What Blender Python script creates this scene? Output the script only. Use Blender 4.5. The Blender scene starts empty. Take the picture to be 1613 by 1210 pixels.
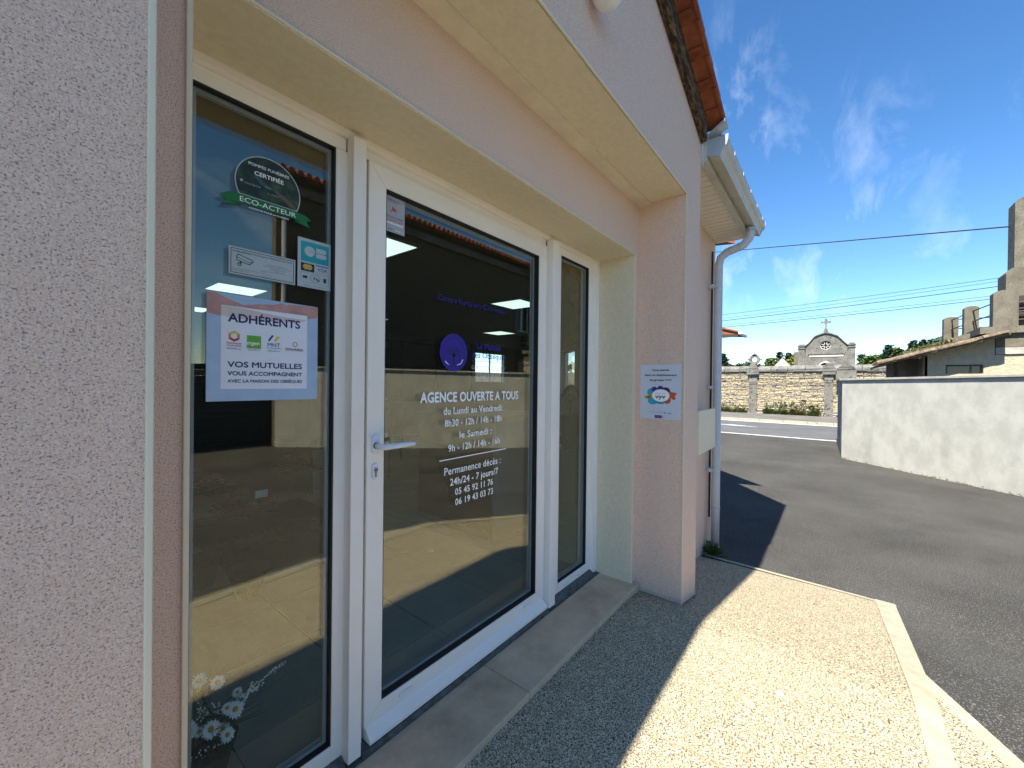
import bpy, math, random
from mathutils import Vector, Matrix, Quaternion
random.seed(7)
SC = bpy.context.scene
COL = SC.collection

# ------------------------------------------------------------------ camera
EYE = Vector((0.0, 0.0, 1.9))
cam_d = bpy.data.cameras.new('camera')
cam = bpy.data.objects.new('camera', cam_d)
COL.objects.link(cam)
cam_d.sensor_width = 36.0
cam_d.lens = 635.3 / 1613.0 * 36.0
cam_d.clip_start = 0.05
cam_d.clip_end = 3000
yaw, pit, rol = 0.673812106, -0.00449390198, 0.0113041801
fw = Vector((math.cos(yaw) * math.cos(pit), math.sin(yaw) * math.cos(pit), math.sin(pit)))
rt0 = fw.cross(Vector((0, 0, 1))).normalized()
up0 = rt0.cross(fw)
rt = math.cos(rol) * rt0 + math.sin(rol) * up0
up = -math.sin(rol) * rt0 + math.cos(rol) * up0
m = Matrix((rt, up, -fw)).transposed().to_4x4()
m.translation = EYE
cam.matrix_world = m
SC.camera = cam

# ------------------------------------------------------------------ sky, sun, exposure
SUN_DIR = Vector((-0.69, 0.012, 1.0)).normalized()      # towards the sun
w = bpy.data.worlds.new('World')
SC.world = w
w.use_nodes = True
nt = w.node_tree
nt.nodes.clear()
out = nt.nodes.new('ShaderNodeOutputWorld')
bg = nt.nodes.new('ShaderNodeBackground')
sky = nt.nodes.new('ShaderNodeTexSky')
sky.sky_type = 'NISHITA'
sky.sun_disc = False
sky.sun_elevation = math.asin(SUN_DIR.z)
sky.sun_rotation = math.atan2(SUN_DIR.x, SUN_DIR.y)
sky.altitude = 1400
sky.air_density = 1.0
sky.dust_density = 0.05
sky.ozone_density = 2.6
hs = nt.nodes.new('ShaderNodeHueSaturation')
hs.inputs['Saturation'].default_value = 1.22
hs.inputs['Value'].default_value = 1.0
nt.links.new(sky.outputs[0], hs.inputs['Color'])
# thin cirrus, streaked
tc = nt.nodes.new('ShaderNodeTexCoord')
mp = nt.nodes.new('ShaderNodeMapping')
mp.inputs['Rotation'].default_value = (0.2, 0.75, 0.5)
mp.inputs['Scale'].default_value = (1.1, 6.0, 4.0)
nz = nt.nodes.new('ShaderNodeTexNoise')
nz.inputs['Scale'].default_value = 1.9
nz.inputs['Detail'].default_value = 9
nz.inputs['Roughness'].default_value = 0.62
nz.inputs['Distortion'].default_value = 0.35
nt.links.new(tc.outputs['Generated'], mp.inputs['Vector'])
nt.links.new(mp.outputs[0], nz.inputs['Vector'])
nz2 = nt.nodes.new('ShaderNodeTexNoise')
nz2.inputs['Scale'].default_value = 2.3
nz2.inputs['Detail'].default_value = 2
nt.links.new(tc.outputs['Generated'], nz2.inputs['Vector'])
cr = nt.nodes.new('ShaderNodeMapRange')
cr.inputs['From Min'].default_value = 0.53
cr.inputs['From Max'].default_value = 0.85
nt.links.new(nz.outputs[0], cr.inputs['Value'])
cr2 = nt.nodes.new('ShaderNodeMapRange')
cr2.inputs['From Min'].default_value = 0.42
cr2.inputs['From Max'].default_value = 0.62
nt.links.new(nz2.outputs[0], cr2.inputs['Value'])
mu = nt.nodes.new('ShaderNodeMath')
mu.operation = 'MULTIPLY'
nt.links.new(cr.outputs[0], mu.inputs[0])
nt.links.new(cr2.outputs[0], mu.inputs[1])
mu2 = nt.nodes.new('ShaderNodeMath')
mu2.operation = 'MULTIPLY'
mu2.inputs[1].default_value = 0.36
nt.links.new(mu.outputs[0], mu2.inputs[0])
mx = nt.nodes.new('ShaderNodeMixRGB')
mx.inputs['Color2'].default_value = (7.0, 7.4, 8.2, 1)
nt.links.new(mu2.outputs[0], mx.inputs['Fac'])
nt.links.new(hs.outputs[0], mx.inputs['Color1'])
nt.links.new(mx.outputs[0], bg.inputs['Color'])
bg.inputs['Strength'].default_value = 0.107
nt.links.new(bg.outputs[0], out.inputs['Surface'])

sun_d = bpy.data.lights.new('sun', 'SUN')
sun_d.energy = 5.0
sun_d.angle = math.radians(0.53)
sun_d.color = (1.0, 0.95, 0.86)
sun = bpy.data.objects.new('sun', sun_d)
COL.objects.link(sun)
sun.rotation_euler = (-SUN_DIR).to_track_quat('-Z', 'Y').to_euler()
sun.location = (0, 0, 30)

SC.view_settings.view_transform = 'Standard'
SC.view_settings.look = 'None'
SC.view_settings.exposure = 1.27
SC.view_settings.gamma = 1.0
SC.view_settings.use_curve_mapping = False
SC.render.engine = 'CYCLES'
SC.cycles.use_denoising = True
SC.cycles.denoiser = 'OPENIMAGEDENOISE'
SC.cycles.denoising_input_passes = 'RGB_ALBEDO_NORMAL'
SC.cycles.use_adaptive_sampling = False
SC.cycles.use_guiding = True
SC.cycles.use_surface_guiding = True
SC.cycles.use_volume_guiding = False
SC.cycles.sample_clamp_indirect = 4.0
SC.cycles.max_bounces = 10
SC.cycles.diffuse_bounces = 4
SC.cycles.glossy_bounces = 5
SC.cycles.transparent_max_bounces = 16
SC.cycles.caustics_reflective = False

# ------------------------------------------------------------------ materials
def mat(name, color, rough=0.8, color2=None, nscale=None, ndetail=4, bump=0.0, bscale=None, bdist=0.003,
        spec=0.5, metal=0.0, speck=None, speck_scale=150, speck_th=0.5, voro=False, streak=None, stain=None,
        stain_scale=1.2, emis=None, n0=0.35, n1=0.65, stain_th=(0.5, 0.75)):
    M = bpy.data.materials.new(name)
    M.use_nodes = True
    t = M.node_tree
    N = t.nodes
    b = N['Principled BSDF']
    b.inputs['Roughness'].default_value = rough
    b.inputs['Metallic'].default_value = metal
    b.inputs['Specular IOR Level'].default_value = spec
    b.inputs['Base Color'].default_value = (*color, 1)
    if emis:
        b.inputs['Emission Color'].default_value = (*emis[0], 1)
        b.inputs['Emission Strength'].default_value = emis[1]
    geo = N.new('ShaderNodeNewGeometry')
    vec = geo.outputs['Position']
    if streak:
        mpp = N.new('ShaderNodeMapping')
        mpp.inputs['Scale'].default_value = streak
        t.links.new(vec, mpp.inputs['Vector'])
        vec = mpp.outputs[0]
    cur = None
    def noise(sc, det=4, rg=0.6, v=None):
        n = N.new('ShaderNodeTexNoise')
        n.inputs['Scale'].default_value = sc
        n.inputs['Detail'].default_value = det
        n.inputs['Roughness'].default_value = rg
        t.links.new(v or vec, n.inputs['Vector'])
        return n
    def mixc(fac, c1, c2, typ='MIX'):
        x = N.new('ShaderNodeMixRGB')
        x.blend_type = typ
        if isinstance(fac, float):
            x.inputs['Fac'].default_value = fac
        else:
            t.links.new(fac, x.inputs['Fac'])
        for s, c in (('Color1', c1), ('Color2', c2)):
            if isinstance(c, tuple):
                x.inputs[s].default_value = (*c, 1)
            else:
                t.links.new(c, x.inputs[s])
        return x.outputs[0]
    def rng(v, a, bb):
        r = N.new('ShaderNodeMapRange')
        r.inputs['From Min'].default_value = a
        r.inputs['From Max'].default_value = bb
        t.links.new(v, r.inputs['Value'])
        return r.outputs[0]
    if color2:
        if voro:
            v = N.new('ShaderNodeTexVoronoi')
            v.inputs['Scale'].default_value = nscale
            t.links.new(vec, v.inputs['Vector'])
            sp = N.new('ShaderNodeSeparateColor')
            t.links.new(v.outputs['Color'], sp.inputs[0])
            cur = mixc(rng(sp.outputs[0], 0.0, 1.0), color, color2)
            cur = mixc(rng(v.outputs['Distance'], 0.42, 0.75), cur, tuple(c * 0.25 for c in color2))
        else:
            cur = mixc(rng(noise(nscale, ndetail).outputs[0], n0, n1), color, color2)
    if speck:
        v = noise(speck_scale, 2, 0.5)
        cur = mixc(rng(v.outputs[0], speck_th, speck_th + 0.08), cur or color, speck)
    if stain:
        v = noise(stain_scale, 6, 0.65)
        f = rng(v.outputs[0], *stain_th)
        mm = N.new('ShaderNodeMath'); mm.operation = 'MULTIPLY'; mm.inputs[1].default_value = 0.6
        t.links.new(f, mm.inputs[0])
        cur = mixc(mm.outputs[0], cur or color, stain)
    if cur:
        t.links.new(cur, b.inputs['Base Color'])
    if bump:
        bp = N.new('ShaderNodeBump')
        bp.inputs['Strength'].default_value = bump
        bp.inputs['Distance'].default_value = bdist
        if voro:
            v = N.new('ShaderNodeTexVoronoi')
            v.inputs['Scale'].default_value = bscale
            t.links.new(geo.outputs['Position'], v.inputs['Vector'])
            iv = N.new('ShaderNodeMath'); iv.operation = 'SUBTRACT'; iv.inputs[0].default_value = 1.0
            t.links.new(v.outputs['Distance'], iv.inputs[1])
            t.links.new(iv.outputs[0], bp.inputs['Height'])
        else:
            t.links.new(noise(bscale, 3, 0.6).outputs[0], bp.inputs['Height'])
        t.links.new(bp.outputs[0], b.inputs['Normal'])
    return M

MT = {}
MT['stucco'] = mat('pink_roughcast', (0.81, 0.57, 0.43), 0.95, (0.93, 0.72, 0.57), 380, 3, 1.0, 400, 0.0036,
                   speck=(0.40, 0.28, 0.23), speck_scale=360, speck_th=0.57, spec=0.08, stain=(0.78, 0.57, 0.44), stain_scale=1.3, n0=0.42, n1=0.62)
MT['stucco_low'] = MT['stucco']
MT['cream'] = mat('cream_render', (0.78, 0.69, 0.50), 0.9, (0.72, 0.63, 0.45), 40, 5, 0.7, 260, 0.002, spec=0.3)
MT['cream2'] = mat('pale_filler_strip', (0.78, 0.70, 0.53), 0.9, (0.70, 0.62, 0.47), 8, 4, 0.4, 90, 0.002)
MT['bead'] = mat('pvc_corner_bead', (0.74, 0.66, 0.48), 0.6, bump=0.2, bscale=200, bdist=0.0005)
MT['pvc'] = mat('white_window_pvc', (0.93, 0.86, 0.76), 0.45, (0.89, 0.82, 0.72), 3, 3, spec=0.45)
MT['pvcw'] = mat('white_plastic', (0.78, 0.78, 0.76), 0.35, spec=0.45)
MT['gasket'] = mat('black_rubber_gasket', (0.008, 0.008, 0.008), 0.6)
MT['spacer'] = mat('grey_glazing_spacer', (0.30, 0.32, 0.32), 0.5)
MT['alu'] = mat('aluminium_threshold', (0.62, 0.66, 0.72), 0.35, metal=0.3)
MT['alud'] = mat('dark_dirty_joint', (0.07, 0.07, 0.065), 0.9, (0.14, 0.14, 0.13), 30, 4)
MT['handle'] = mat('white_coated_handle', (0.74, 0.76, 0.80), 0.3)
MT['brass'] = mat('worn_brass', (0.35, 0.28, 0.20), 0.35, metal=0.8)
MT['stone'] = mat('threshold_stone', (0.74, 0.545, 0.35), 0.85, (0.60, 0.44, 0.28), 7, 7, 0.35, 90, 0.001, spec=0.1,
                  stain=(0.24, 0.19, 0.12), stain_scale=3.0, stain_th=(0.52, 0.8))
MT['gravel'] = mat('exposed_aggregate', (0.84, 0.75, 0.52), 0.9, (0.42, 0.335, 0.22), 150, bump=1.0, bscale=150, bdist=0.0055, voro=True,
                   stain=(0.36, 0.275, 0.175), stain_scale=17, spec=0.08, stain_th=(0.48, 0.72))
MT['kerb'] = mat('smooth_concrete_kerb', (0.44, 0.395, 0.285), 0.9, (0.34, 0.30, 0.21), 14, 8, 0.9, 140, 0.002, stain=(0.38, 0.34, 0.26), stain_scale=3)
MT['asph'] = mat('worn_asphalt', (0.042, 0.040, 0.036), 0.85, (0.072, 0.069, 0.062), 0.7, 10, 1.0, 140, 0.007,
                 speck=(0.21, 0.20, 0.18), speck_scale=120, speck_th=0.57, spec=0.12, stain=(0.034, 0.033, 0.031), stain_scale=1.6, stain_th=(0.55, 0.85))
MT['road'] = mat('road_asphalt', (0.085, 0.085, 0.083), 0.85, (0.12, 0.12, 0.115), 0.9, 6, 0.4, 60, 0.004)
MT['paint'] = mat('road_paint', (0.72, 0.72, 0.70), 0.7, (0.45, 0.45, 0.43), 6, 6)
MT['walk'] = mat('roadside_pavement', (0.11, 0.10, 0.09), 0.9, (0.17, 0.16, 0.14), 1.3, 6)
MT['whitewall'] = mat('white_rendered_wall', (0.48, 0.47, 0.41), 0.92, (0.40, 0.39, 0.34), 3.0, 10, 0.6, 50, 0.004,
                      stain=(0.25, 0.255, 0.235), stain_scale=1.7, stain_th=(0.53, 0.78), n0=0.4, n1=0.62, streak=(1.2, 1.2, 0.85))
MT['wallstain'] = mat('grey_wall_stain', (0.33, 0.34, 0.33), 0.95, (0.5, 0.5, 0.48), 9, 6)
MT['coping'] = mat('concrete_coping', (0.44, 0.415, 0.35), 0.9, (0.30, 0.285, 0.24), 5, 6, 0.3, 60, 0.002)
MT['tile'] = mat('orange_clay_tile', (0.36, 0.105, 0.045), 0.85, (0.22, 0.06, 0.028), 7, 5, 0.5, 40, 0.003)
MT['tileold'] = mat('old_lichen_tile', (0.25, 0.18, 0.11), 0.95, (0.08, 0.065, 0.045), 12, 7, 0.5, 30, 0.01)
MT['tilered'] = mat('red_roof_tile', (0.30, 0.10, 0.05), 0.9, (0.20, 0.08, 0.045), 3, 5)
MT['wood'] = mat('weathered_rake_wood', (0.030, 0.018, 0.009), 0.9, (0.22, 0.145, 0.075), 16, 9, 1.0, 30, 0.012, streak=(0.8, 3, 3), n0=0.45, n1=0.68)
MT['metal'] = mat('painted_gutter_metal', (0.58, 0.57, 0.50), 0.5, (0.50, 0.49, 0.42), 3, 6, stain=(0.26, 0.24, 0.18), stain_scale=7, stain_th=(0.56, 0.8))
MT['cap'] = mat('grey_zinc', (0.42, 0.46, 0.50), 0.45, (0.36, 0.39, 0.42), 8, 4)
MT['soffit'] = mat('cream_soffit_board', (0.78, 0.71, 0.57), 0.6)
MT['pipe'] = mat('grey_downpipe', (0.56, 0.58, 0.60), 0.45, (0.50, 0.52, 0.54), 3, 3)
MT['box'] = mat('cream_meter_box', (0.74, 0.66, 0.48), 0.45)
MT['tilef'] = mat('dark_floor_tile', (0.42, 0.44, 0.41), 0.5, (0.35, 0.37, 0.345), 5, 6)
MT['grout'] = mat('floor_grout', (0.03, 0.03, 0.03), 0.9)
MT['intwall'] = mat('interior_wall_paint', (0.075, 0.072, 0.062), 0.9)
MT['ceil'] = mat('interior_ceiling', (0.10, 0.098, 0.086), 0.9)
MT['led'] = mat('led_diffuser', (0.8, 0.9, 0.85), 0.5, emis=((0.78, 1.0, 0.90), 0.6))
MT['black'] = mat('matt_black', (0.012, 0.012, 0.013), 0.6)
MT['dark'] = mat('dark_brown_laminate', (0.055, 0.045, 0.035), 0.5)
MT['mat'] = mat('entrance_mat_fibre', (0.028, 0.028, 0.026), 0.95, (0.018, 0.018, 0.016), 60, 3, 0.7, 200, 0.003)
MT['navy'] = mat('navy_print', (0.018, 0.012, 0.11), 0.5)
MT['violet'] = mat('violet_vinyl', (0.022, 0.009, 0.27), 0.6)
MT['white'] = mat('white_vinyl', (0.96, 0.95, 0.93), 0.5)
MT['ink'] = mat('black_print', (0.012, 0.012, 0.02), 0.5)
MT['greyink'] = mat('grey_print', (0.20, 0.20, 0.22), 0.5)
MT['red'] = mat('red_print', (0.55, 0.03, 0.04), 0.5)
MT['skybl'] = mat('poster_sky_print', (0.36, 0.50, 0.68), 0.4, (0.44, 0.57, 0.74), 9, 4)
MT['panel'] = mat('poster_pale_panel', (0.80, 0.82, 0.88), 0.4)
MT['skin'] = mat('printed_skin', (0.58, 0.33, 0.29), 0.4, (0.46, 0.22, 0.20), 22, 5)
MT['skin2'] = mat('printed_skin_under_panel', (0.70, 0.60, 0.56), 0.4, (0.62, 0.53, 0.50), 25, 5)
MT['orange'] = mat('orange_print', (0.80, 0.22, 0.03), 0.5)
MT['yellow'] = mat('yellow_print', (0.70, 0.58, 0.05), 0.5)
MT['crimson'] = mat('crimson_print', (0.45, 0.02, 0.05), 0.5)
MT['green'] = mat('green_print', (0.12, 0.42, 0.03), 0.5)
MT['ribbon'] = mat('ribbon_green_print', (0.005, 0.16, 0.025), 0.5)
MT['ribbond'] = mat('ribbon_shadow_green_print', (0.003, 0.06, 0.012), 0.5)
MT['forest'] = mat('printed_forest', (0.006, 0.018, 0.012), 0.5, (0.05, 0.10, 0.02), 32, 9, n0=0.45, n1=0.7)
MT['path'] = mat('printed_path', (0.20, 0.10, 0.06), 0.5, (0.10, 0.08, 0.05), 60, 5)
MT['river'] = mat('printed_river', (0.03, 0.10, 0.11), 0.5)
MT['ltgrey'] = mat('pale_grey_sticker', (0.46, 0.52, 0.52), 0.45)
MT['silver'] = mat('silver_sticker', (0.42, 0.43, 0.45), 0.4)
MT['teal'] = mat('teal_print', (0.01, 0.26, 0.42), 0.4, (0.015, 0.36, 0.36), 8, 1)
MT['blue'] = mat('blue_print', (0.01, 0.08, 0.30), 0.5)
MT['gold'] = mat('gold_print', (0.55, 0.38, 0.08), 0.5)
MT['plate'] = mat('white_sign_plate', (0.64, 0.66, 0.72), 0.35)
MT['cyan'] = mat('cyan_print', (0.02, 0.36, 0.50), 0.5)
MT['purple'] = mat('purple_print', (0.06, 0.015, 0.20), 0.5)
MT['plum'] = mat('plum_print', (0.09, 0.015, 0.09), 0.5)
MT['rust'] = mat('rust_orange_print', (0.55, 0.10, 0.02), 0.5)
MT['olive'] = mat('mustard_print', (0.42, 0.34, 0.04), 0.5)
MT['limestone'] = mat('limestone_rubble', (0.58, 0.48, 0.30), 0.95, (0.36, 0.31, 0.23), 1.6, 6, 0.7, 14, 0.02,
                      speck=(0.17, 0.155, 0.13), speck_scale=5, speck_th=0.58)
MT['mortar'] = mat('rubble_mortar', (0.20, 0.16, 0.10), 0.95, (0.13, 0.11, 0.08), 6, 5)
MT['greystone'] = mat('weathered_grey_stone', (0.125, 0.118, 0.10), 0.95, (0.215, 0.205, 0.175), 2.2, 7, 0.5, 12, 0.02,
                      speck=(0.05, 0.05, 0.045), speck_scale=6, speck_th=0.6)
MT['palestone'] = mat('pale_clean_stone', (0.55, 0.52, 0.44), 0.9, (0.45, 0.42, 0.36), 4, 5)
MT['concrete'] = mat('mossy_concrete', (0.115, 0.10, 0.072), 0.95, (0.20, 0.178, 0.13), 3, 7, 0.6, 25, 0.01,
                     speck=(0.09, 0.08, 0.065), speck_scale=45, speck_th=0.58)
MT['concdark'] = mat('dark_concrete_edge', (0.10, 0.09, 0.07), 0.95, (0.20, 0.18, 0.14), 6, 6)
MT['roughc'] = mat('cream_roughcast', (0.52, 0.45, 0.31), 0.95, (0.42, 0.36, 0.25), 8, 6, 0.9, 22, 0.02)
MT['shadegrey'] = mat('shaded_grey_render', (0.27, 0.25, 0.22), 0.95, (0.22, 0.20, 0.18), 5, 5)  # grey with the shade of unlit wall faces put into the colour
MT['brown_r'] = mat('brown_house_render', (0.14, 0.115, 0.075), 0.95, (0.10, 0.083, 0.056), 3, 6)
MT['glassdark'] = mat('dark_window_glass', (0.015, 0.02, 0.025), 0.08)
MT['gframe'] = mat('green_window_frame', (0.06, 0.09, 0.07), 0.6)
MT['rust_iron'] = mat('rusty_iron', (0.05, 0.035, 0.028), 0.8)
MT['cable'] = mat('black_cable', (0.02, 0.015, 0.02), 0.7)
MT['bark'] = mat('bark', (0.09, 0.07, 0.05), 0.95)
MT['hedge'] = mat('dark_gate_paint', (0.02, 0.022, 0.02), 0.7)
MT['petal'] = mat('daisy_petal', (0.95, 0.95, 0.92), 0.7)
MT['disc'] = mat('daisy_centre', (0.70, 0.38, 0.02), 0.8)
MT['stem'] = mat('plant_stem', (0.06, 0.13, 0.025), 0.7)
MT['rose'] = mat('coral_flower', (0.55, 0.20, 0.14), 0.8, (0.40, 0.12, 0.10), 30, 3)
MT['pink'] = mat('pink_flower', (0.62, 0.30, 0.30), 0.8, (0.45, 0.20, 0.21), 30, 3)
MT['glassv'] = mat('clear_vase', (0.30, 0.34, 0.33), 0.1)
MT['desk'] = mat('pale_desk_panel', (0.24, 0.27, 0.28), 0.6)

def leafmat(name, a, b):
    M = mat(name, a, 0.7, b, 1.1, 3, spec=0.3)
    return M
MT['leaf'] = leafmat('broad_leaf', (0.055, 0.095, 0.018), (0.10, 0.14, 0.03))
MT['leafd'] = leafmat('conifer_needle', (0.018, 0.042, 0.022), (0.04, 0.075, 0.03))
MT['leafy'] = leafmat('yellow_green_leaf', (0.17, 0.18, 0.02), (0.10, 0.12, 0.02))
MT['weed'] = leafmat('wall_weed_leaf', (0.12, 0.17, 0.035), (0.20, 0.17, 0.06))

# glass: every face reflects a Schlick share and lets the rest through
def glass(name, base, tint):
    M = bpy.data.materials.new(name)
    M.use_nodes = True
    t = M.node_tree
    N = t.nodes
    N.clear()
    o = N.new('ShaderNodeOutputMaterial')
    g = N.new('ShaderNodeNewGeometry')
    dt = N.new('ShaderNodeVectorMath'); dt.operation = 'DOT_PRODUCT'
    t.links.new(g.outputs['Normal'], dt.inputs[0])
    t.links.new(g.outputs['Incoming'], dt.inputs[1])
    def mth(op, a, bb=None):
        x = N.new('ShaderNodeMath'); x.operation = op
        for i, v in enumerate((a, bb)):
            if v is None: continue
            if isinstance(v, (int, float)): x.inputs[i].default_value = v
            else: t.links.new(v, x.inputs[i])
        return x.outputs[0]
    c = mth('ABSOLUTE', dt.outputs['Value'])
    p = mth('POWER', mth('SUBTRACT', 1.0, c), 5.0)
    f = mth('ADD', mth('MULTIPLY', p, 1.0 - base), base)
    tr = N.new('ShaderNodeBsdfTransparent'); tr.inputs[0].default_value = (*tint, 1)
    gl = N.new('ShaderNodeBsdfGlossy'); gl.inputs['Roughness'].default_value = 0.0
    gl.inputs[0].default_value = (1.0, 0.91, 0.72, 1)
    mxs = N.new('ShaderNodeMixShader')
    t.links.new(f, mxs.inputs[0]); t.links.new(tr.outputs[0], mxs.inputs[1]); t.links.new(gl.outputs[0], mxs.inputs[2])
    t.links.new(mxs.outputs[0], o.inputs['Surface'])
    return M
MT['glass'] = glass('tinted_window_glass', 0.054, (0.965, 0.985, 0.975))

# ------------------------------------------------------------------ mesh helpers
class MB:
    def __init__(s): s.v = []; s.f = []; s.mi = []
    def add(s, vs, fs, mi=0):
        n = len(s.v)
        s.v += [tuple(v) for v in vs]
        for f in fs:
            s.f.append(tuple(i + n for i in f)); s.mi.append(mi)
        return s
    def box(s, x0, x1, y0, y1, z0, z1, mi=0):
        x0, x1 = sorted((x0, x1)); y0, y1 = sorted((y0, y1)); z0, z1 = sorted((z0, z1))
        v = [(x0, y0, z0), (x1, y0, z0), (x1, y1, z0), (x0, y1, z0), (x0, y0, z1), (x1, y0, z1), (x1, y1, z1), (x0, y1, z1)]
        return s.add(v, [(0, 3, 2, 1), (4, 5, 6, 7), (0, 1, 5, 4), (1, 2, 6, 5), (2, 3, 7, 6), (3, 0, 4, 7)], mi)
    def prism(s, poly, axis, a, b, mi=0):
        """poly: list of 2D points; axis 'x': (y,z), 'y': (x,z), 'z': (x,y)"""
        n = len(poly)
        def P(p, c):
            return {'x': (c, p[0], p[1]), 'y': (p[0], c, p[1]), 'z': (p[0], p[1], c)}[axis]
        area = sum(poly[i][0] * poly[(i + 1) % n][1] - poly[(i + 1) % n][0] * poly[i][1] for i in range(n))
        ccw = area > 0
        if axis == 'y': ccw = not ccw
        q = poly if ccw else poly[::-1]
        a, b = min(a, b), max(a, b)
        v = [P(p, a) for p in q] + [P(p, b) for p in q]
        f = [tuple(range(n - 1, -1, -1)), tuple(range(n, 2 * n))]
        f += [(i, (i + 1) % n, n + (i + 1) % n, n + i) for i in range(n)]
        return s.add(v, f, mi)
    def tube(s, pts, r, n=10, mi=0, caps=True):
        pts = [Vector(p) for p in pts]
        rs = r if isinstance(r, (list, tuple)) else [r] * len(pts)
        rings = []
        ref = None
        for i, p in enumerate(pts):
            d = (pts[min(i + 1, len(pts) - 1)] - pts[max(i - 1, 0)]).normalized()
            if ref is None:
                ref = Vector((0, 0, 1)) if abs(d.z) < 0.9 else Vector((1, 0, 0))
            a = (ref - d * ref.dot(d)).normalized(); ref = a
            b = d.cross(a)
            rings.append([p + (a * math.cos(2 * math.pi * k / n) + b * math.sin(2 * math.pi * k / n)) * rs[i] for k in range(n)])
        v = [q for rg in rings for q in rg]
        f = []
        for i in range(len(pts) - 1):
            for k in range(n):
                f.append((i * n + k, i * n + (k + 1) % n, (i + 1) * n + (k + 1) % n, (i + 1) * n + k))
        if caps:
            f.append(tuple(range(n - 1, -1, -1)))
            f.append(tuple((len(pts) - 1) * n + k for k in range(n)))
        return s.add(v, f, mi)
    def lathe(s, prof, c, n=20, mi=0):
        v = []
        for r, z in prof:
            v += [(c[0] + r * math.cos(2 * math.pi * k / n), c[1] + r * math.sin(2 * math.pi * k / n), c[2] + z) for k in range(n)]
        f = []
        for i in range(len(prof) - 1):
            for k in range(n):
                f.append((i * n + k, i * n + (k + 1) % n, (i + 1) * n + (k + 1) % n, (i + 1) * n + k))
        f.append(tuple(range(n - 1, -1, -1))); f.append(tuple((len(prof) - 1) * n + k for k in range(n)))
        return s.add(v, f, mi)
    def xf(s, M):
        s.v = [tuple(M @ Vector(v)) for v in s.v]
        return s

def obj(name, mb, material, parent=None, bevel=0.0, smooth=False, stuff=False, structure=False, label=None):
    me = bpy.data.meshes.new(name)
    me.from_pydata(mb.v, [], mb.f)
    mats = material if isinstance(material, (list, tuple)) else [material]
    for x in mats: me.materials.append(MT[x] if isinstance(x, str) else x)
    for p, i in zip(me.polygons, mb.mi): p.material_index = i
    me.update()
    if smooth:
        for p in me.polygons: p.use_smooth = True
    o = bpy.data.objects.new(name, me)
    COL.objects.link(o)
    if parent: attach(o, parent)
    if bevel:
        md = o.modifiers.new('bevel', 'BEVEL'); md.width = bevel; md.segments = 2; md.limit_method = 'ANGLE'; md.harden_normals = False
    if stuff: o['kind'] = 'stuff'
    if structure: o['kind'] = 'structure'
    if label: o['label'] = label
    return o

def attach(o, parent):
    o.parent = parent
    if parent.type == 'EMPTY':
        o.matrix_parent_inverse = Matrix.Translation(-Vector(parent.location))

def thing(name, label, cat, loc, group=None):
    o = bpy.data.objects.new(name, None)
    o.empty_display_size = 0.2
    o.location = loc
    COL.objects.link(o)
    o['label'] = label; o['category'] = cat
    if group: o['group'] = group
    return o

def tag(o, label, cat, group=None):
    o['label'] = label; o['category'] = cat
    if group: o['group'] = group
    return o

def share(name, me, parent, loc, rot=None):
    o = bpy.data.objects.new(name, me)
    COL.objects.link(o)
    attach(o, parent)
    o.location = Vector(loc)
    if rot: o.rotation_euler = rot
    return o

def mesh_of(name, mb, material):
    me = bpy.data.meshes.new(name)
    me.from_pydata(mb.v, [], mb.f)
    mats = material if isinstance(material, (list, tuple)) else [material]
    for x in mats: me.materials.append(MT[x])
    for p, i in zip(me.polygons, mb.mi): p.material_index = i
    me.update()
    return me

# ------------------------------------------------------------------ ground and road
def ground_h(x, y):
    def sm(a, b, t):
        t = max(0.0, min(1.0, (t - a) / (b - a)))
        return t * t * (3 - 2 * t)
    hx = 1.0 - sm(2.6, 4.9, x)
    hy = 1.0 - sm(0.5, 5.0, -y)
    inb = 1.0
    return 0.36 * hx * hy * inb + 0.10 * sm(4.0, 9.0, -y) * (1 - sm(4, 12, x))

mb = MB()
xs = [-60, -30, -14, -8, -4] + [-3 + 0.5 * i for i in range(40)] + [18, 24, 40, 80, 200, 600]
ys = [-600, -200, -80, -40, -20, -12] + [-10 + 0.5 * i for i in range(23)] + [3, 8, 20, 60, 200, 600]
for y in ys:
    for x in xs:
        mb.v.append((x, y, ground_h(x, y)))
nx = len(xs)
for j in range(len(ys) - 1):
    for i in range(nx - 1):
        mb.f.append((j * nx + i, j * nx + i + 1, (j + 1) * nx + i + 1, (j + 1) * nx + i)); mb.mi.append(0)
o = obj('ground', mb, 'asph', structure=True, smooth=True)
obj('road', MB().box(17.75, 24.45, -120, 120, -0.02, 0.004), 'road', structure=True)
ln = obj('road_edge_line', MB().box(17.7, 17.86, -120, 120, 0.0, 0.008), 'paint', structure=True)
ln = obj('road_kerb_line', MB().box(24.0, 24.35, -120, 120, 0.0, 0.009), 'paint', structure=True)
arrow = MB().prism([(21.1, 3.3), (21.1, 2.9), (20.9, 3.6), (21.1, 4.3), (21.1, 3.8), (21.25, 3.8), (21.25, 5.2), (21.45, 5.2), (21.45, 3.3)][::-1], 'z', 0.0, 0.009)
obj('road_arrow_marking', MB().prism([(21.15, 2.7), (21.55, 3.9), (21.15, 3.9)], 'z', 0, 0.009).box(21.25, 21.4, 3.9, 6.0, 0, 0.009), 'paint', structure=True)
obj('street_pavement', MB().box(24.6, 29.5, -120, 120, -0.02, 0.12), 'walk', structure=True)
kerbp = MB()
for i in range(-30, 40):
    kerbp.box(24.45, 24.6, i + 0.01, i + 0.99, -0.02, 0.125)
obj('street_kerb', kerbp, 'kerb', structure=True)

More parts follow.
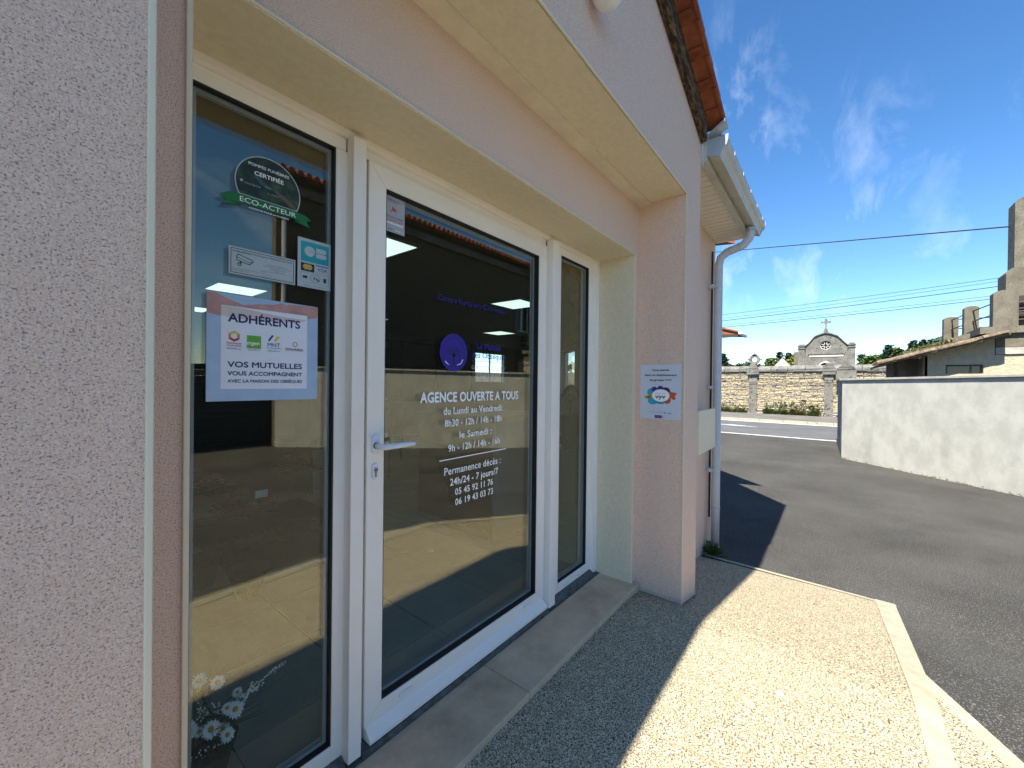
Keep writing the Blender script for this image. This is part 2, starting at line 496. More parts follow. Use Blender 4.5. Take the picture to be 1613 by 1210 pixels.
# shop pavement: landing then ramp down to the yard, inside a smooth concrete kerb
def ramp_z(x):
    if x <= 2.55: return 0.47
    return max(0.03, 0.47 - 0.203 * (x - 2.62) if x > 2.7 else 0.47 - 0.203 * 0.08 * (x - 2.55) / 0.15)
pav_x = [-6, -2, 0.0, 1.5, 2.2, 2.55, 2.7, 3.0, 3.5, 4.0, 4.4, 4.66]
ypav = [-0.30, 0.0, 0.4, 0.8, 1.1]
mb = MB()
for y in ypav:
    for x in pav_x: mb.v.append((x, y, ramp_z(x)))
nx = len(pav_x)
for j in range(len(ypav) - 1):
    for i in range(nx - 1):
        mb.f.append((j * nx + i, j * nx + i + 1, (j + 1) * nx + i + 1, (j + 1) * nx + i)); mb.mi.append(0)
obj('shop_pavement', mb, 'gravel', structure=True)
# kerb along the outer edge, following the slope, and a thin lip at the foot of the ramp
mb = MB()
KY0, KY1 = -0.405, -0.298
px = pav_x[:-1] + [4.72]
for a, b in zip(px[:-1], px[1:]):
    za, zb = ramp_z(a) + 0.006, ramp_z(b) + 0.006
    ya0 = -0.375 - 0.02 * max(0, a - 2.2); yb0 = -0.375 - 0.02 * max(0, b - 2.2)
    mb.add([(a, ya0, za), (b, yb0, zb), (b, KY1, zb), (a, KY1, za), (a, ya0 - 0.01, -0.05), (b, yb0 - 0.01, -0.05)],
           [(0, 1, 2, 3), (0, 4, 5, 1)])
obj('pavement_kerb', mb, 'kerb', structure=True)
mb = MB()
mb.add([(4.63, -0.43, ramp_z(4.63) + 0.004), (4.70, -0.43, ramp_z(4.7) + 0.004), (4.76, 1.1, ramp_z(4.7) + 0.004), (4.69, 1.1, ramp_z(4.66) + 0.004),
        (4.715, -0.43, -0.02), (4.775, 1.1, -0.02)], [(0, 1, 2, 3), (1, 4, 5, 2)])
obj('ramp_foot_kerb', mb, 'kerb', structure=True)
# low gravel wedge outside the kerb with its own narrow edging
A = Vector((3.03, -0.392)); B = Vector((2.08, -0.87))
dirw = (B - A).normalized(); nrm = Vector((-dirw.y, dirw.x));
if nrm.y < 0: nrm = -nrm
Ai = A + nrm * 0.085 + dirw * 0.1; Bi = B + nrm * 0.085
mb = MB()
mb.add([(A.x, A.y, 0.385), (B.x, B.y, 0.372), (Bi.x, Bi.y, 0.375), (Ai.x, Ai.y, 0.389), (A.x, A.y, 0.2), (B.x, B.y, 0.2)], [(3, 2, 1, 0), (0, 1, 5, 4)])
obj('wedge_edging', mb, 'kerb', structure=True)
mb = MB()
mb.add([(Ai.x, Ai.y, 0.386), (Bi.x, Bi.y, 0.371), (2.08, -0.37, 0.40), (2.9, -0.37, 0.398)], [(0, 3, 2, 1)])
obj('gravel_wedge', mb, 'gravel', structure=True)
# loose grit and little stones along the foot of the walls and scattered over the pavement
def pebbles(n, place, smin, smax, name, material):
    mb = MB()
    for _ in range(n):
        x, y, z = place()
        s = random.uniform(smin, smax)
        a = random.uniform(0, 6.28)
        vs = [(x + math.cos(a) * s, y + math.sin(a) * s, z), (x + math.cos(a + 2.1) * s, y + math.sin(a + 2.1) * s, z),
              (x + math.cos(a + 4.2) * s, y + math.sin(a + 4.2) * s, z), (x, y, z + s * random.uniform(0.5, 1.0))]
        mb.add(vs, [(0, 1, 3), (1, 2, 3), (2, 0, 3)])
    return obj(name, mb, material, stuff=True)
def pl_edge():
    if random.random() < 0.6:
        x = random.uniform(0.3, 2.75); return x, 1.05 - abs(random.gauss(0, 0.018)) - 0.004, ramp_z(x)
    if random.random() < 0.6:
        y = random.uniform(0.77, 1.08); return 2.80 - abs(random.gauss(0, 0.015)), y, ramp_z(2.8)
    x = random.uniform(2.8, 3.15); return x, 0.775 - abs(random.gauss(0, 0.012)), ramp_z(x)
e = pebbles(420, pl_edge, 0.002, 0.0065, 'dark_grit', 'alud')
tag(e, 'dark grit gathered along the stone threshold and pilaster foot', 'grit')
def pl_all():
    x = random.uniform(0.3, 4.5); return x, random.uniform(-0.28, 1.0), ramp_z(x) - 0.001
pb = pebbles(900, pl_all, 0.002, 0.006, 'loose_gravel', 'gravel')
tag(pb, 'loose pale gravel scattered over the shop pavement', 'gravel')
tag(obj('white_pebble', MB().lathe([(0.006, 0), (0.016, 0.002), (0.012, 0.007), (0.004, 0.009)], (2.24, 0.18, 0.47), 7), 'white'),
    'small bright white pebble lying on the sunlit gravel pavement', 'pebble')
mb = MB()
for x, y in ((2.05, 0.30), (2.93, 0.12), (2.35, -0.2), (3.4, 0.35), (1.9, 0.05), (2.6, 0.5), (3.9, 0.1), (1.7, 0.75), (2.2, 0.9), (3.1, 0.6)):
    a = random.uniform(0, 6.28); z = ramp_z(x) + 0.002; l_ = random.uniform(0.008, 0.02)
    d_ = Vector((math.cos(a), math.sin(a), 0.15)) * l_; n_ = Vector((-math.sin(a), math.cos(a), 0.25)) * l_ * 0.3; p = Vector((x, y, z))
    mb.add([p - d_, p - n_, p + d_ + Vector((0, 0, 0.003)), p + n_], [(0, 1, 2, 3)])
tag(obj('leaf_litter', mb, 'bark', stuff=True), 'few tiny dry leaves and twigs scattered on the gravel pavement', 'leaves')

# ------------------------------------------------------------------ shop building
shop = thing('shop_building', 'pink roughcast shop with cream door recess, clay tiled gable and white eaves', 'building', (1.5, 1.1, 0))
TOP = 3.17; E0 = 3.669
def rake(x): return E0 + 0.343 * (3.118 - x)
XR = 1.4685
wall = MB()
# left pilaster, right pilaster, gable field above the recess
wall.prism([(-0.22, 0.2), (0.13, 0.2), (0.13, TOP), (2.807, TOP), (2.807, 0.1), (3.157, 0.1), (3.157, rake(3.157)),
            (XR, rake(XR)), (-0.22, rake(3.157))], 'y', 0.78, 1.10)
obj('porch_wall', wall, 'stucco', shop, bevel=0.0)
wall = MB().prism([(-6, 0), (0.245, 0), (0.245, 2.80), (2.735, 2.80), (2.735, 0), (5.15, 0), (5.15, 3.74), (-6, 3.74)], 'y', 1.1001, 1.42)
obj('front_wall', wall, 'stucco', shop)
# diagonal end wall with a window, back wall with a window, left wall
D0 = Vector((5.15, 1.1)); DD = Vector((0.96, 1.0)); L = DD.length; DD.normalize()
ND = Vector((-DD.y, DD.x))
def dbox(mb, s0, s1, z0, z1, t0=0.0, t1=0.25, mi=0):
    p = [D0 + DD * s0 + ND * t0, D0 + DD * s1 + ND * t0, D0 + DD * s1 + ND * t1, D0 + DD * s0 + ND * t1]
    mb.prism([tuple(q) for q in p], 'z', z0, z1, mi)
SW0, SW1 = 4.86, 6.3
mb = MB(); dbox(mb, 0.0, SW0, 0, 3.74); dbox(mb, SW1, 11.7, 0, 3.74); dbox(mb, SW0, SW1, 0, 1.6); dbox(mb, SW0, SW1, 2.75, 3.74)
obj('end_wall', mb, 'stucco', shop)
mb = MB().box(-1.2, 9.9, 9.5, 9.7, 0, 4.0).box(11.5, 13.1, 9.5, 9.7, 0, 4.0).box(9.9, 11.5, 9.5, 9.7, 0, 1.9).box(9.9, 11.5, 9.5, 9.7, 2.9, 4.0)
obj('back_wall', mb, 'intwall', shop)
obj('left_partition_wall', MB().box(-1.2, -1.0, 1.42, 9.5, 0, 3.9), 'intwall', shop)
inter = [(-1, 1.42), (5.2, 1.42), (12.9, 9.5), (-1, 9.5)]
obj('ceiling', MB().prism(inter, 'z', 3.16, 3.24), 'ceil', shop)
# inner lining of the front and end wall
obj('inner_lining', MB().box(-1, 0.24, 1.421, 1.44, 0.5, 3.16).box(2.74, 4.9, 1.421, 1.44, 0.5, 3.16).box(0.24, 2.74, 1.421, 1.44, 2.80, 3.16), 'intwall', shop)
# main roof slabs
def mz(y): return 3.735 + 0.343 * (y - 0.66)
def slab(poly, zf, th, mb):
    n = len(poly)
    v = [(x, y, zf(x, y)) for x, y in poly] + [(x, y, zf(x, y) - th) for x, y in poly]
    f = [tuple(range(n)), tuple(range(2 * n - 1, n - 1, -1))] + [(i, n + i, n + (i + 1) % n, (i + 1) % n) for i in range(n)]
    mb.add(v, f)
mb = MB()
slab([(3.27, 0.66), (5.19, 0.66), (6.02, 1.48), (6.22, 1.08), (6.95, 1.95), (10.1, 5.1), (3.27, 5.1)], lambda x, y: mz(y), 0.05, mb)  # hidden spike at the right end is added only for the shadow it casts
slab([(-6, 0.66), (-0.26, 0.66), (-0.26, 5.1), (-6, 5.1)], lambda x, y: mz(y), 0.09, mb)
slab([(-0.26, 1.12), (3.2, 1.12), (3.2, 5.1), (-0.26, 5.1)], lambda x, y: mz(y), 0.09, mb)
slab([(-6, 5.1), (10.1, 5.1), (13.6, 9.9), (-6, 9.9)], lambda x, y: mz(5.1) - 0.343 * (y - 5.1), 0.09, mb)
obj('main_roof', mb, 'tilered', shop)
# gable roof of the porch: boarding slab under separate verge tiles
mb = MB()
def gz(x): return rake(x) + 0.165 if x > XR else rake(2 * XR - x) + 0.165
slab([(XR, 0.80), (3.22, 0.80), (3.22, 2.6), (XR, 2.6)], lambda x, y: gz(x), 0.03, mb)
slab([(-0.285, 0.80), (XR, 0.80), (XR, 2.6), (-0.285, 2.6)], lambda x, y: gz(x), 0.03, mb)
obj('porch_roof', mb, 'tilered', shop)
th = math.atan(0.343)
def tilemesh(name, wdt, ln_, thk):
    # a gently arched clay tile with a rolled edge, long axis x (downhill), origin at lower end
    mb = MB(); n = 6
    ys = [wdt * i / n for i in range(n + 1)]
    hs_ = [0.0, 0.018, 0.024, 0.018, 0.004, 0.0, 0.004]
    top = [(xx, yy, hh + thk) for xx in (0, -ln_) for yy, hh in zip(ys, hs_)]
    bot = [(xx, yy, hh * 0.8) for xx in (0, -ln_) for yy, hh in zip(ys, hs_)]
    v = top + bot; k = n + 1
    f = []
    for i in range(n):
        f.append((i, i + 1, k + i + 1, k + i)); f.append((2 * k + i + 1, 2 * k + i, 3 * k + i, 3 * k + i + 1))
        f.append((i + 1, i, 2 * k + i, 2 * k + i + 1)); f.append((k + i, k + i + 1, 3 * k + i + 1, 3 * k + i))
    f += [(0, k, 3 * k, 2 * k), (k + n, n, 2 * k + n, 3 * k + n)]
    # hanging verge lip
    mb.add(v, f)
    mb.box(-ln_, 0, -0.012, 0.004, -0.004, thk + 0.012)
    # ribs under the tile
    mb.box(-ln_ * 0.55, -ln_ * 0.5, 0.02, 0.09, -0.008, 0.004)
    return mesh_of(name, mb, 'tile')
TW = 0.155
tm = tilemesh('roof_tile', TW, 0.33, 0.014)
step = 0.30 * math.cos(th)
for k in range(6):
    xb = 3.245 - k * 0.215
    share('roof_tile', tm, shop, (xb, 0.640, rake(xb) + 0.150), (0, th + math.radians(-3.2) * 1.0, 0))
tmb = tilemesh('roof_tile', TW, 0.33, 0.014)
for row in range(1, 5):
    for k in range(6):
        xb = 3.245 - k * 0.215
        share('roof_tile', tm, shop, (xb, 0.640 + row * TW, rake(xb) + 0.190), (0, th - math.radians(3.2), 0))
mb = MB()
for side in (0, 1):
    for k in range(6 if side == 0 else 0, 8):
        xb = 3.245 - k * 0.215
        if xb < XR: continue
        zz = rake(xb) + 0.15
        mb.add([(xb, 0.64, zz), (xb - 0.25, 0.64, zz + 0.085), (xb - 0.25, 1.2, zz + 0.085), (xb, 1.2, zz),
                (xb, 0.64, zz + 0.025), (xb - 0.25, 0.64, zz + 0.11), (xb - 0.25, 1.2, zz + 0.11), (xb, 1.2, zz + 0.025)],
               [(0, 1, 2, 3), (7, 6, 5, 4), (0, 4, 5, 1), (3, 7, 4, 0)])
mb.add([(XR, 0.64, rake(XR) + 0.15), (-0.30, 0.64, rake(3.237) + 0.15), (-0.30, 1.2, rake(3.237) + 0.15), (XR, 1.2, rake(XR) + 0.15),
        (XR, 0.64, rake(XR) + 0.18), (-0.30, 0.64, rake(3.237) + 0.18), (-0.30, 1.2, rake(3.237) + 0.18), (XR, 1.2, rake(XR) + 0.18)],
       [(0, 3, 2, 1), (4, 5, 6, 7), (0, 1, 5, 4)])
obj('left_slope_tiles', mb, 'tile', shop)
# rake board
mb = MB()
mb.prism([(3.15, rake(3.15) - 0.005), (3.15, rake(3.15) + 0.145), (XR, rake(XR) + 0.145), (XR, rake(XR) - 0.005)], 'y', 0.735, 0.779)
mb.prism([(-0.21, rake(3.15) - 0.005), (-0.21, rake(3.15) + 0.145), (XR, rake(XR) + 0.145), (XR, rake(XR) - 0.005)], 'y', 0.735, 0.779)
obj('rake_board', mb, 'wood', shop, bevel=0.004)
# flashing beside the lowest tile
fl = MB().add([(3.16, 0.745, 3.70), (3.27, 0.745, 3.70), (3.27, 0.625, 3.765), (3.16, 0.625, 3.765), (3.16, 0.745, 3.706), (3.27, 0.745, 3.706), (3.27, 0.622, 3.785), (3.16, 0.622, 3.785)],
              [(0, 3, 2, 1), (4, 5, 6, 7), (0, 4, 7, 3), (1, 2, 6, 5), (2, 3, 7, 6)])
obj('flashing', fl, 'cap', shop)
# cream reveals and beads
rv = MB().box(2.730, 2.7352, 1.098, 1.38, 0.5, 2.796).box(0.2448, 0.25, 1.098, 1.38, 0.5, 2.796).box(0.2448, 2.7352, 1.098, 1.38, 2.795, 2.8002)
obj('door_reveal', rv, 'cream', shop)
obj('recess_soffit', MB().box(0.13, 2.807, 0.786, 1.015, TOP - 0.006, TOP + 0.01), 'cream', shop)
obj('recess_soffit_strip', MB().box(0.13, 2.807, 1.015, 1.1, TOP - 0.016, TOP + 0.01), 'cream2', shop)
for bb in ((2.7335, 2.7425, 1.0925, 1.1005, 0.5, 2.806), (0.2375, 0.2465, 1.0925, 1.1005, 0.5, 2.806), (0.2465, 2.7335, 1.0925, 1.1005, 2.798, 2.806),
           (0.125, 0.1345, 0.7755, 0.7845, 0.47, TOP), (2.8025, 2.8105, 0.7745, 0.783, 0.41, TOP + 0.004), (0.1345, 2.8025, 0.7745, 0.783, TOP - 0.007, TOP + 0.004)):
    obj('corner_bead', MB().box(*bb), 'bead', shop, bevel=0.002)
# eaves: soffit boards, fascia, gutter
for k in range(21):
    x0 = 3.16 + k * 0.0975
    obj('soffit_board', MB().box(x0, x0 + 0.0895, 0.80, 1.099, 3.552, 3.56), 'soffit', shop)
obj('soffit_backing', MB().box(3.158, 5.2, 0.80, 1.099, 3.56, 3.57), 'alud', shop)
obj('fascia_board', MB().box(3.19, 5.19, 0.745, 0.80, 3.535, 3.72).box(3.16, 3.19, 0.765, 0.83, 3.50, 3.72), 'metal', shop, bevel=0.003)
prof = [(0.742, 3.575), (0.662, 3.548), (0.652, 3.575), (0.640, 3.60), (0.622, 3.615), (0.612, 3.645), (0.612, 3.675), (0.742, 3.675)]
g = obj('gutter', MB().prism(prof, 'x', 3.20, 5.18), 'metal', shop)
cp = [(0.746, 3.570), (0.660, 3.543), (0.648, 3.575), (0.636, 3.598), (0.618, 3.613), (0.608, 3.645), (0.606, 3.685), (0.746, 3.685)]
obj('end_cap', MB().prism(cp, 'x', 3.188, 3.201), 'cap', g)
obj('end_cap', MB().prism(cp, 'x', 5.178, 5.19), 'cap', g)
for k in range(5):
    x = 3.45 + k * 0.38
    obj('gutter_clip', MB().box(x, x + 0.02, 0.6085, 0.6125, 3.645, 3.674), 'metal', g)
# left main eave in the same style
obj('left_gutter', MB().prism([(a + 0.028, b_) for a, b_ in prof], 'x', -6, -0.20), 'metal', shop)
obj('left_soffit', MB().box(-6, -0.22, 0.745, 1.099, 3.54, 3.56), 'soffit', shop)
# downpipe
dp = MB().tube([(4.85, 0.70, 3.56), (4.85, 0.70, 3.50), (4.85, 0.71, 3.44), (4.85, 0.76, 3.38), (4.85, 0.83, 3.355), (4.85, 0.92, 3.33), (4.85, 0.98, 3.28),
                (4.85, 1.0, 3.20), (4.85, 1.0, 2.2), (4.85, 1.0, 1.2), (4.85, 1.0, 0.12)], 0.042, 14)
d = obj('downpipe', dp, 'pipe', shop, smooth=True)
obj('pipe_joint', MB().lathe([(0.047, 0), (0.047, 0.01), (0.043, 0.012)], (4.85, 1.0, 0.55), 14), 'cap', d)
obj('pipe_joint', MB().lathe([(0.047, 0), (0.047, 0.03)], (4.85, 0.70, 3.50), 14), 'cap', d)
for yy, zz in ((0.80, 3.365), (0.89, 3.338)):
    obj('pipe_joint', MB().tube([(4.85, yy - 0.004, zz + 0.001), (4.85, yy + 0.004, zz - 0.001)], 0.045, 14), 'cap', d)
for z in (2.95, 1.85, 0.95):
    obj('pipe_bracket', MB().box(4.79, 4.91, 0.985, 1.015, z, z + 0.035).box(4.83, 4.87, 1.015, 1.1, z + 0.005, z + 0.03).box(4.76, 4.80, 1.02, 1.06, z, z + 0.035), 'pipe', d)
# thin earth cable beside the pipe
obj('wall_cable', MB().tube([(4.97, 1.088, 3.4), (4.97, 1.088, 0.4)], 0.010, 6), 'rust_iron', shop)

# ------------------------------------------------------------------ floors
slabo = obj('floor', MB().prism([(-1, 1.42), (5.15, 1.42), (12.9, 9.5), (-1, 9.5)], 'z', 0.3, 0.494), 'grout', structure=True)
tmesh = mesh_of('floor_tile', MB().box(0.004, 0.4865, 0.004, 0.4865, -0.01, 0.004), 'tilef')
cnt = 0
for j in range(0, 13):
    for i in range(-5, 16):
        x = 1.521 + (i - 0) * 0.4905 - 0.0; y = 1.748 + (j - 0) * 0.4905
        if y > 8.5: continue
        if x > 4.6 + 0.93 * (y - 1.42): continue
        if cnt >= 290: continue
        t_ = bpy.data.objects.new('floor_tile', tmesh); COL.objects.link(t_); t_.parent = slabo; t_.location = (x, y, 0.496); cnt += 1
short = mesh_of('floor_tile', MB().box(0.002, 0.4885, 0.002, 0.30, -0.01, 0.004), 'tilef')
for i in range(-4, 5):
    t_ = bpy.data.objects.new('floor_tile', short); COL.objects.link(t_); t_.parent = slabo; t_.location = (1.521 + i * 0.4905, 1.445, 0.496)

# threshold stones
for x0, x1 in ((0.136, 1.4765), (1.480, 2.775)):
    obj('threshold_stone', MB().box(x0, x1, 1.055, 1.40, 0.44, 0.50), 'stone', shop, bevel=0.003)
obj('threshold_joint', MB().box(0.26, 2.73, 1.335, 1.40, 0.498, 0.505), 'alud', shop)

# ------------------------------------------------------------------ glazed shopfront
front = thing('shopfront_window', 'white framed fixed shopfront glazing either side of the glass door', 'window', (1.5, 1.40, 0.5))
fr = MB()
fr.box(0.25, 2.73, 1.362, 1.45, 2.768, 2.796)
fr.box(0.25, 0.76, 1.380, 1.45, 2.722, 2.768).box(2.12, 2.664, 1.380, 1.45, 2.722, 2.768).box(0.812, 2.055, 1.384, 1.45, 2.733, 2.768)
fr.box(0.25, 0.31, 1.380, 1.45, 0.53, 2.722)
fr.box(0.722, 0.842, 1.380, 1.45, 0.53, 2.722).box(2.049, 2.225, 1.380, 1.45, 0.53, 2.722)
fr.box(2.602, 2.664, 1.380, 1.45, 0.53, 2.722).box(2.664, 2.73, 1.362, 1.45, 0.51, 2.768)
fr.box(0.31, 0.722, 1.380, 1.45, 0.53, 0.60).box(2.225, 2.602, 1.380, 1.45, 0.53, 0.60)
obj('frame', fr, 'pvc', front, bevel=0.003)
obj('mullion_post', MB().box(0.762, 0.812, 1.335, 1.381, 0.528, 2.768), 'pvc', front, bevel=0.002)
obj('mullion_post', MB().box(2.058, 2.122, 1.335, 1.381, 0.528, 2.768), 'pvc', front, bevel=0.002)
obj('sill_profile', MB().prism([(1.345, 0.503), (1.352, 0.527), (1.384, 0.545), (1.384, 0.503)], 'x', 0.25, 0.76).prism([(1.345, 0.503), (1.352, 0.527), (1.384, 0.545), (1.384, 0.503)], 'x', 2.13, 2.66), 'alud', front)
def gasket_ring(x0, x1, z0, z1, y0, y1, t, mb):
    mb.box(x0, x1, y0, y1, z0, z0 + t).box(x0, x1, y0, y1, z1 - t, z1).box(x0, x0 + t, y0, y1, z0 + t, z1 - t).box(x1 - t, x1, y0, y1, z0 + t, z1 - t)
panes = {'l': (0.31, 0.722, 0.60, 2.722), 'r': (2.225, 2.602, 0.60, 2.722)}
for k, (x0, x1, z0, z1) in panes.items():
    mb = MB(); gasket_ring(x0, x1, z0, z1, 1.3835, 1.4185, 0.006, mb); obj('gasket', mb, 'gasket', front)
    mb = MB(); gasket_ring(x0 + 0.006, x1 - 0.006, z0 + 0.006, z1 - 0.006, 1.4045, 1.4195, 0.012, mb); obj('spacer_bar', mb, 'spacer', front)
    obj('glass_pane', MB().box(x0, x1, 1.400, 1.404, z0, z1), 'glass', front)
    obj('glass_pane', MB().box(x0, x1, 1.420, 1.424, z0, z1), 'glass', front)
for x, z in ((2.32, 0.565), (2.50, 0.565)):
    obj('drain_cap', MB().box(x - 0.028, x + 0.028, 1.374, 1.381, z - 0.007, z + 0.007), 'pvcw', front, bevel=0.005)

door = thing('entrance_door', 'white framed glass entrance door with lever handle and printed opening hours', 'door', (1.45, 1.39, 0.5))
lf = MB()
X0, X1, Z0, Z1 = 0.8465, 2.0455, 0.585, 2.7285
gx0, gx1, gz0, gz1 = 0.920, 1.966, 0.648, 2.650
def frame_miter(mb, y0, y1):
    # four mitred members with a hairline recess at each corner
    e = 0.0006
    quads = [[(X0, Z0), (X1, Z0), (gx1, gz0), (gx0, gz0)], [(X1, Z0), (X1, Z1), (gx1, gz1), (gx1, gz0)],
             [(X1, Z1), (X0, Z1), (gx0, gz1), (gx1, gz1)], [(X0, Z1), (X0, Z0), (gx0, gz0), (gx0, gz1)]]
    for q in quads:
        c = (sum(p[0] for p in q) / 4, sum(p[1] for p in q) / 4)
        if abs(q[0][0] - q[1][0]) > abs(q[0][1] - q[1][1]):
            q2 = [(q[0][0] + (e if q[0][0] < c[0] else -e) * 2, q[0][1]), (q[1][0] + (e if q[1][0] < c[0] else -e) * 2, q[1][1]),
                  (q[2][0] + (e if q[2][0] < c[0] else -e) * 2, q[2][1]), (q[3][0] + (e if q[3][0] < c[0] else -e) * 2, q[3][1])]
        else:
            q2 = q
        mb.prism(q2, 'y', y0, y1)
frame_miter(lf, 1.372, 1.44)
obj('leaf_frame', lf, 'pvc', door)
mb = MB(); gasket_ring(gx0 - 0.001, gx1 + 0.001, gz0 - 0.001, gz1 + 0.001, 1.3755, 1.4185, 0.0065, mb); obj('gasket', mb, 'gasket', door)
mb = MB(); gasket_ring(gx0 + 0.0055, gx1 - 0.0055, gz0 + 0.0055, gz1 - 0.0055, 1.4045, 1.4195, 0.012, mb); obj('spacer_bar', mb, 'spacer', door)
gp = obj('glass_pane', MB().box(gx0, gx1, 1.400, 1.404, gz0, gz1), 'glass', door)
obj('glass_pane', MB().box(gx0, gx1, 1.420, 1.424, gz0, gz1), 'glass', door)
obj('shadow_gap', MB().box(0.8405, 0.848, 1.395, 1.44, 0.55, 2.735).box(0.842, 2.05, 1.395, 1.44, 2.7275, 2.734).box(2.0445, 2.050, 1.395, 1.44, 0.55, 2.73), 'gasket', door)
obj('weather_bar', MB().prism([(1.340, 0.533), (1.340, 0.548), (1.374, 0.584), (1.43, 0.584), (1.43, 0.533)], 'x', 0.852, 2.047), 'pvc', door, bevel=0.001)
obj('door_sill', MB().box(0.82, 2.055, 1.338, 1.45, 0.503, 0.528), 'alud', door)
for x in (1.035, 1.875):
    obj('drain_cap', MB().box(x - 0.034, x + 0.034, 1.364, 1.373, 0.609, 0.625), 'pvcw', door, bevel=0.006)
def oval(cx, cz, hw, hh, y0, y1, n=10):
    pts = []
    for k in range(n + 1):
        a = math.pi * k / n
        pts.append((cx + hw * math.cos(a), cz + (hh - hw) + hw * math.sin(a)))
    for k in range(n + 1):
        a = math.pi + math.pi * k / n
        pts.append((cx + hw * math.cos(a), cz - (hh - hw) + hw * math.sin(a)))
    return MB().prism(pts, 'y', y0, y1)
h = obj('handle', oval(0.880, 1.657, 0.0155, 0.038, 1.362, 1.373), 'handle', door, bevel=0.003)
obj('lever', MB().tube([(0.880, 1.364, 1.652), (0.880, 1.335, 1.652), (0.882, 1.325, 1.651), (0.890, 1.318, 1.650), (0.92, 1.315, 1.650), (0.99, 1.315, 1.650), (1.024, 1.315, 1.650)],
                       [0.011, 0.011, 0.0115, 0.012, 0.0115, 0.0105, 0.010], 14), 'handle', h, smooth=True)
obj('collar', MB().tube([(0.880, 1.3625, 1.652), (0.880, 1.357, 1.652)], 0.0125, 14), 'alud', h)
obj('inner_lever', MB().tube([(0.895, 1.46, 1.672), (0.99, 1.46, 1.672)], 0.0105, 10), 'cap', h, smooth=True)
lk = obj('lock_plate', oval(0.880, 1.552, 0.0135, 0.032, 1.363, 1.373), 'handle', door, bevel=0.003)
obj('key_cylinder', MB().tube([(0.880, 1.3635, 1.560), (0.880, 1.3605, 1.560)], 0.0085, 14).box(0.8765, 0.8835, 1.3605, 1.3635, 1.532, 1.553), 'brass', lk)
obj('key_slot', MB().box(0.8745, 0.8855, 1.3595, 1.3608, 1.5575, 1.5600), 'ink', lk)

# ------------------------------------------------------------------ text and flat print
def text_mesh(body, x0, x1, zb, y, material, parent, cap=None, bold=0.0, name='text_line', axis='y', spacing=1.0, plane_x=None, thick=0.0004, tilt=0.0):
    cu = bpy.data.curves.new('tmp', 'FONT')
    cu.body = body; cu.size = 1.0; cu.offset = min(bold, 0.0); cu.extrude = 0.0
    cu.space_character = spacing
    cu.resolution_u = 3
    o = bpy.data.objects.new('tmp', cu); COL.objects.link(o)
    dg = bpy.context.evaluated_depsgraph_get(); dg.update()
    me = bpy.data.meshes.new_from_object(o.evaluated_get(dg), depsgraph=dg)
    bpy.data.objects.remove(o); bpy.data.curves.remove(cu)
    xs = [v.co.x for v in me.vertices]
    if not xs: return None
    a, b_ = min(xs), max(xs)
    wd = abs(x1 - x0); sx = wd / (b_ - a)
    sz = (cap / 0.727) if cap else sx
    for v in me.vertices:
        u = (v.co.x - a) * sx; h_ = v.co.y * sz + tilt * u
        if axis == 'y': v.co = Vector((x0 + u, y, zb + h_))
        else: v.co = Vector((plane_x, x0 - u, zb + h_))
    if bold > 0:      # heavier strokes: the same outlines again, shifted a hair sideways and up, each on its own depth
        d_ = bold * sz * 1.1
        vs = [v.co.copy() for v in me.vertices]; fs = [tuple(p.vertices) for p in me.polygons]
        nv, nf = list(vs), list(fs)
        for q, (du, dw) in enumerate(((-d_, 0), (d_, 0), (0, d_), (0, -d_), (-d_ * .7, d_ * .7), (d_ * .7, -d_ * .7))):
            base = len(nv); e_ = 0.000012 * (q + 1)
            for v in vs:
                nv.append(Vector((v.x + du, v.y - e_, v.z + dw)) if axis == 'y' else Vector((v.x - e_, v.y + du, v.z + dw)))
            nf += [tuple(i + base for i in f) for f in fs]
        me = bpy.data.meshes.new(name); me.from_pydata(nv, [], nf); me.update()
    me.materials.clear(); me.materials.append(MT[material])
    ob = bpy.data.objects.new(name, me); COL.objects.link(ob)
    if parent: attach(ob, parent)
    return ob

def flat(name, pts, y0, y1, material, parent, label=None):
    return obj(name, MB().prism(pts, 'y', y0, y1), material, parent, label=label)
def rect(name, x0, x1, z0, z1, y0, y1, material, parent, label=None):
    return obj(name, MB().box(x0, x1, y0, y1, z0, z1), material, parent, label=label)
def circ(cx, cz, r, n=28, rz=None):
    return [(cx + r * math.cos(2 * math.pi * k / n), cz + (rz or r) * math.sin(2 * math.pi * k / n)) for k in range(n)]
YS = 1.3995     # outer skin of the glass
def Y(k): return YS - 0.00035 * k

# opening hours on the door
hrs = thing('opening_hours_lettering', 'white vinyl opening hours and telephone numbers stuck on the door glass', 'lettering', (1.46, YS, 1.3))
for body, x0, x1, zb, cap, bold in (
        ('AGENCE OUVERTE A TOUS', 1.118, 1.808, 1.806, 0.046, 0.030),
        ('du Lundi au Vendredi:', 1.252, 1.670, 1.747, 0.034, 0.016),
        ('8h30 - 12h / 14h - 18h', 1.260, 1.665, 1.690, 0.034, 0.016),
        ('le Samedi :', 1.355, 1.585, 1.630, 0.033, 0.016),
        ('9h - 12h / 14h - 16h', 1.283, 1.652, 1.572, 0.034, 0.016),
        ('Permanence décès :', 1.260, 1.660, 1.465, 0.036, 0.010),
        ('24h/24 - 7 jours/7', 1.297, 1.640, 1.411, 0.034, 0.016),
        ('05 45 92 11 76', 1.330, 1.600, 1.361, 0.032, 0.016),
        ('06 19 43 03 73', 1.331, 1.601, 1.312, 0.032, 0.016)):
    text_mesh(body, x0, x1, zb, Y(1), 'white', hrs, cap, bold, spacing=1.04)
rect('rule_line', 1.229, 1.706, 1.534, 1.539, Y(1), Y(0), 'white', hrs)

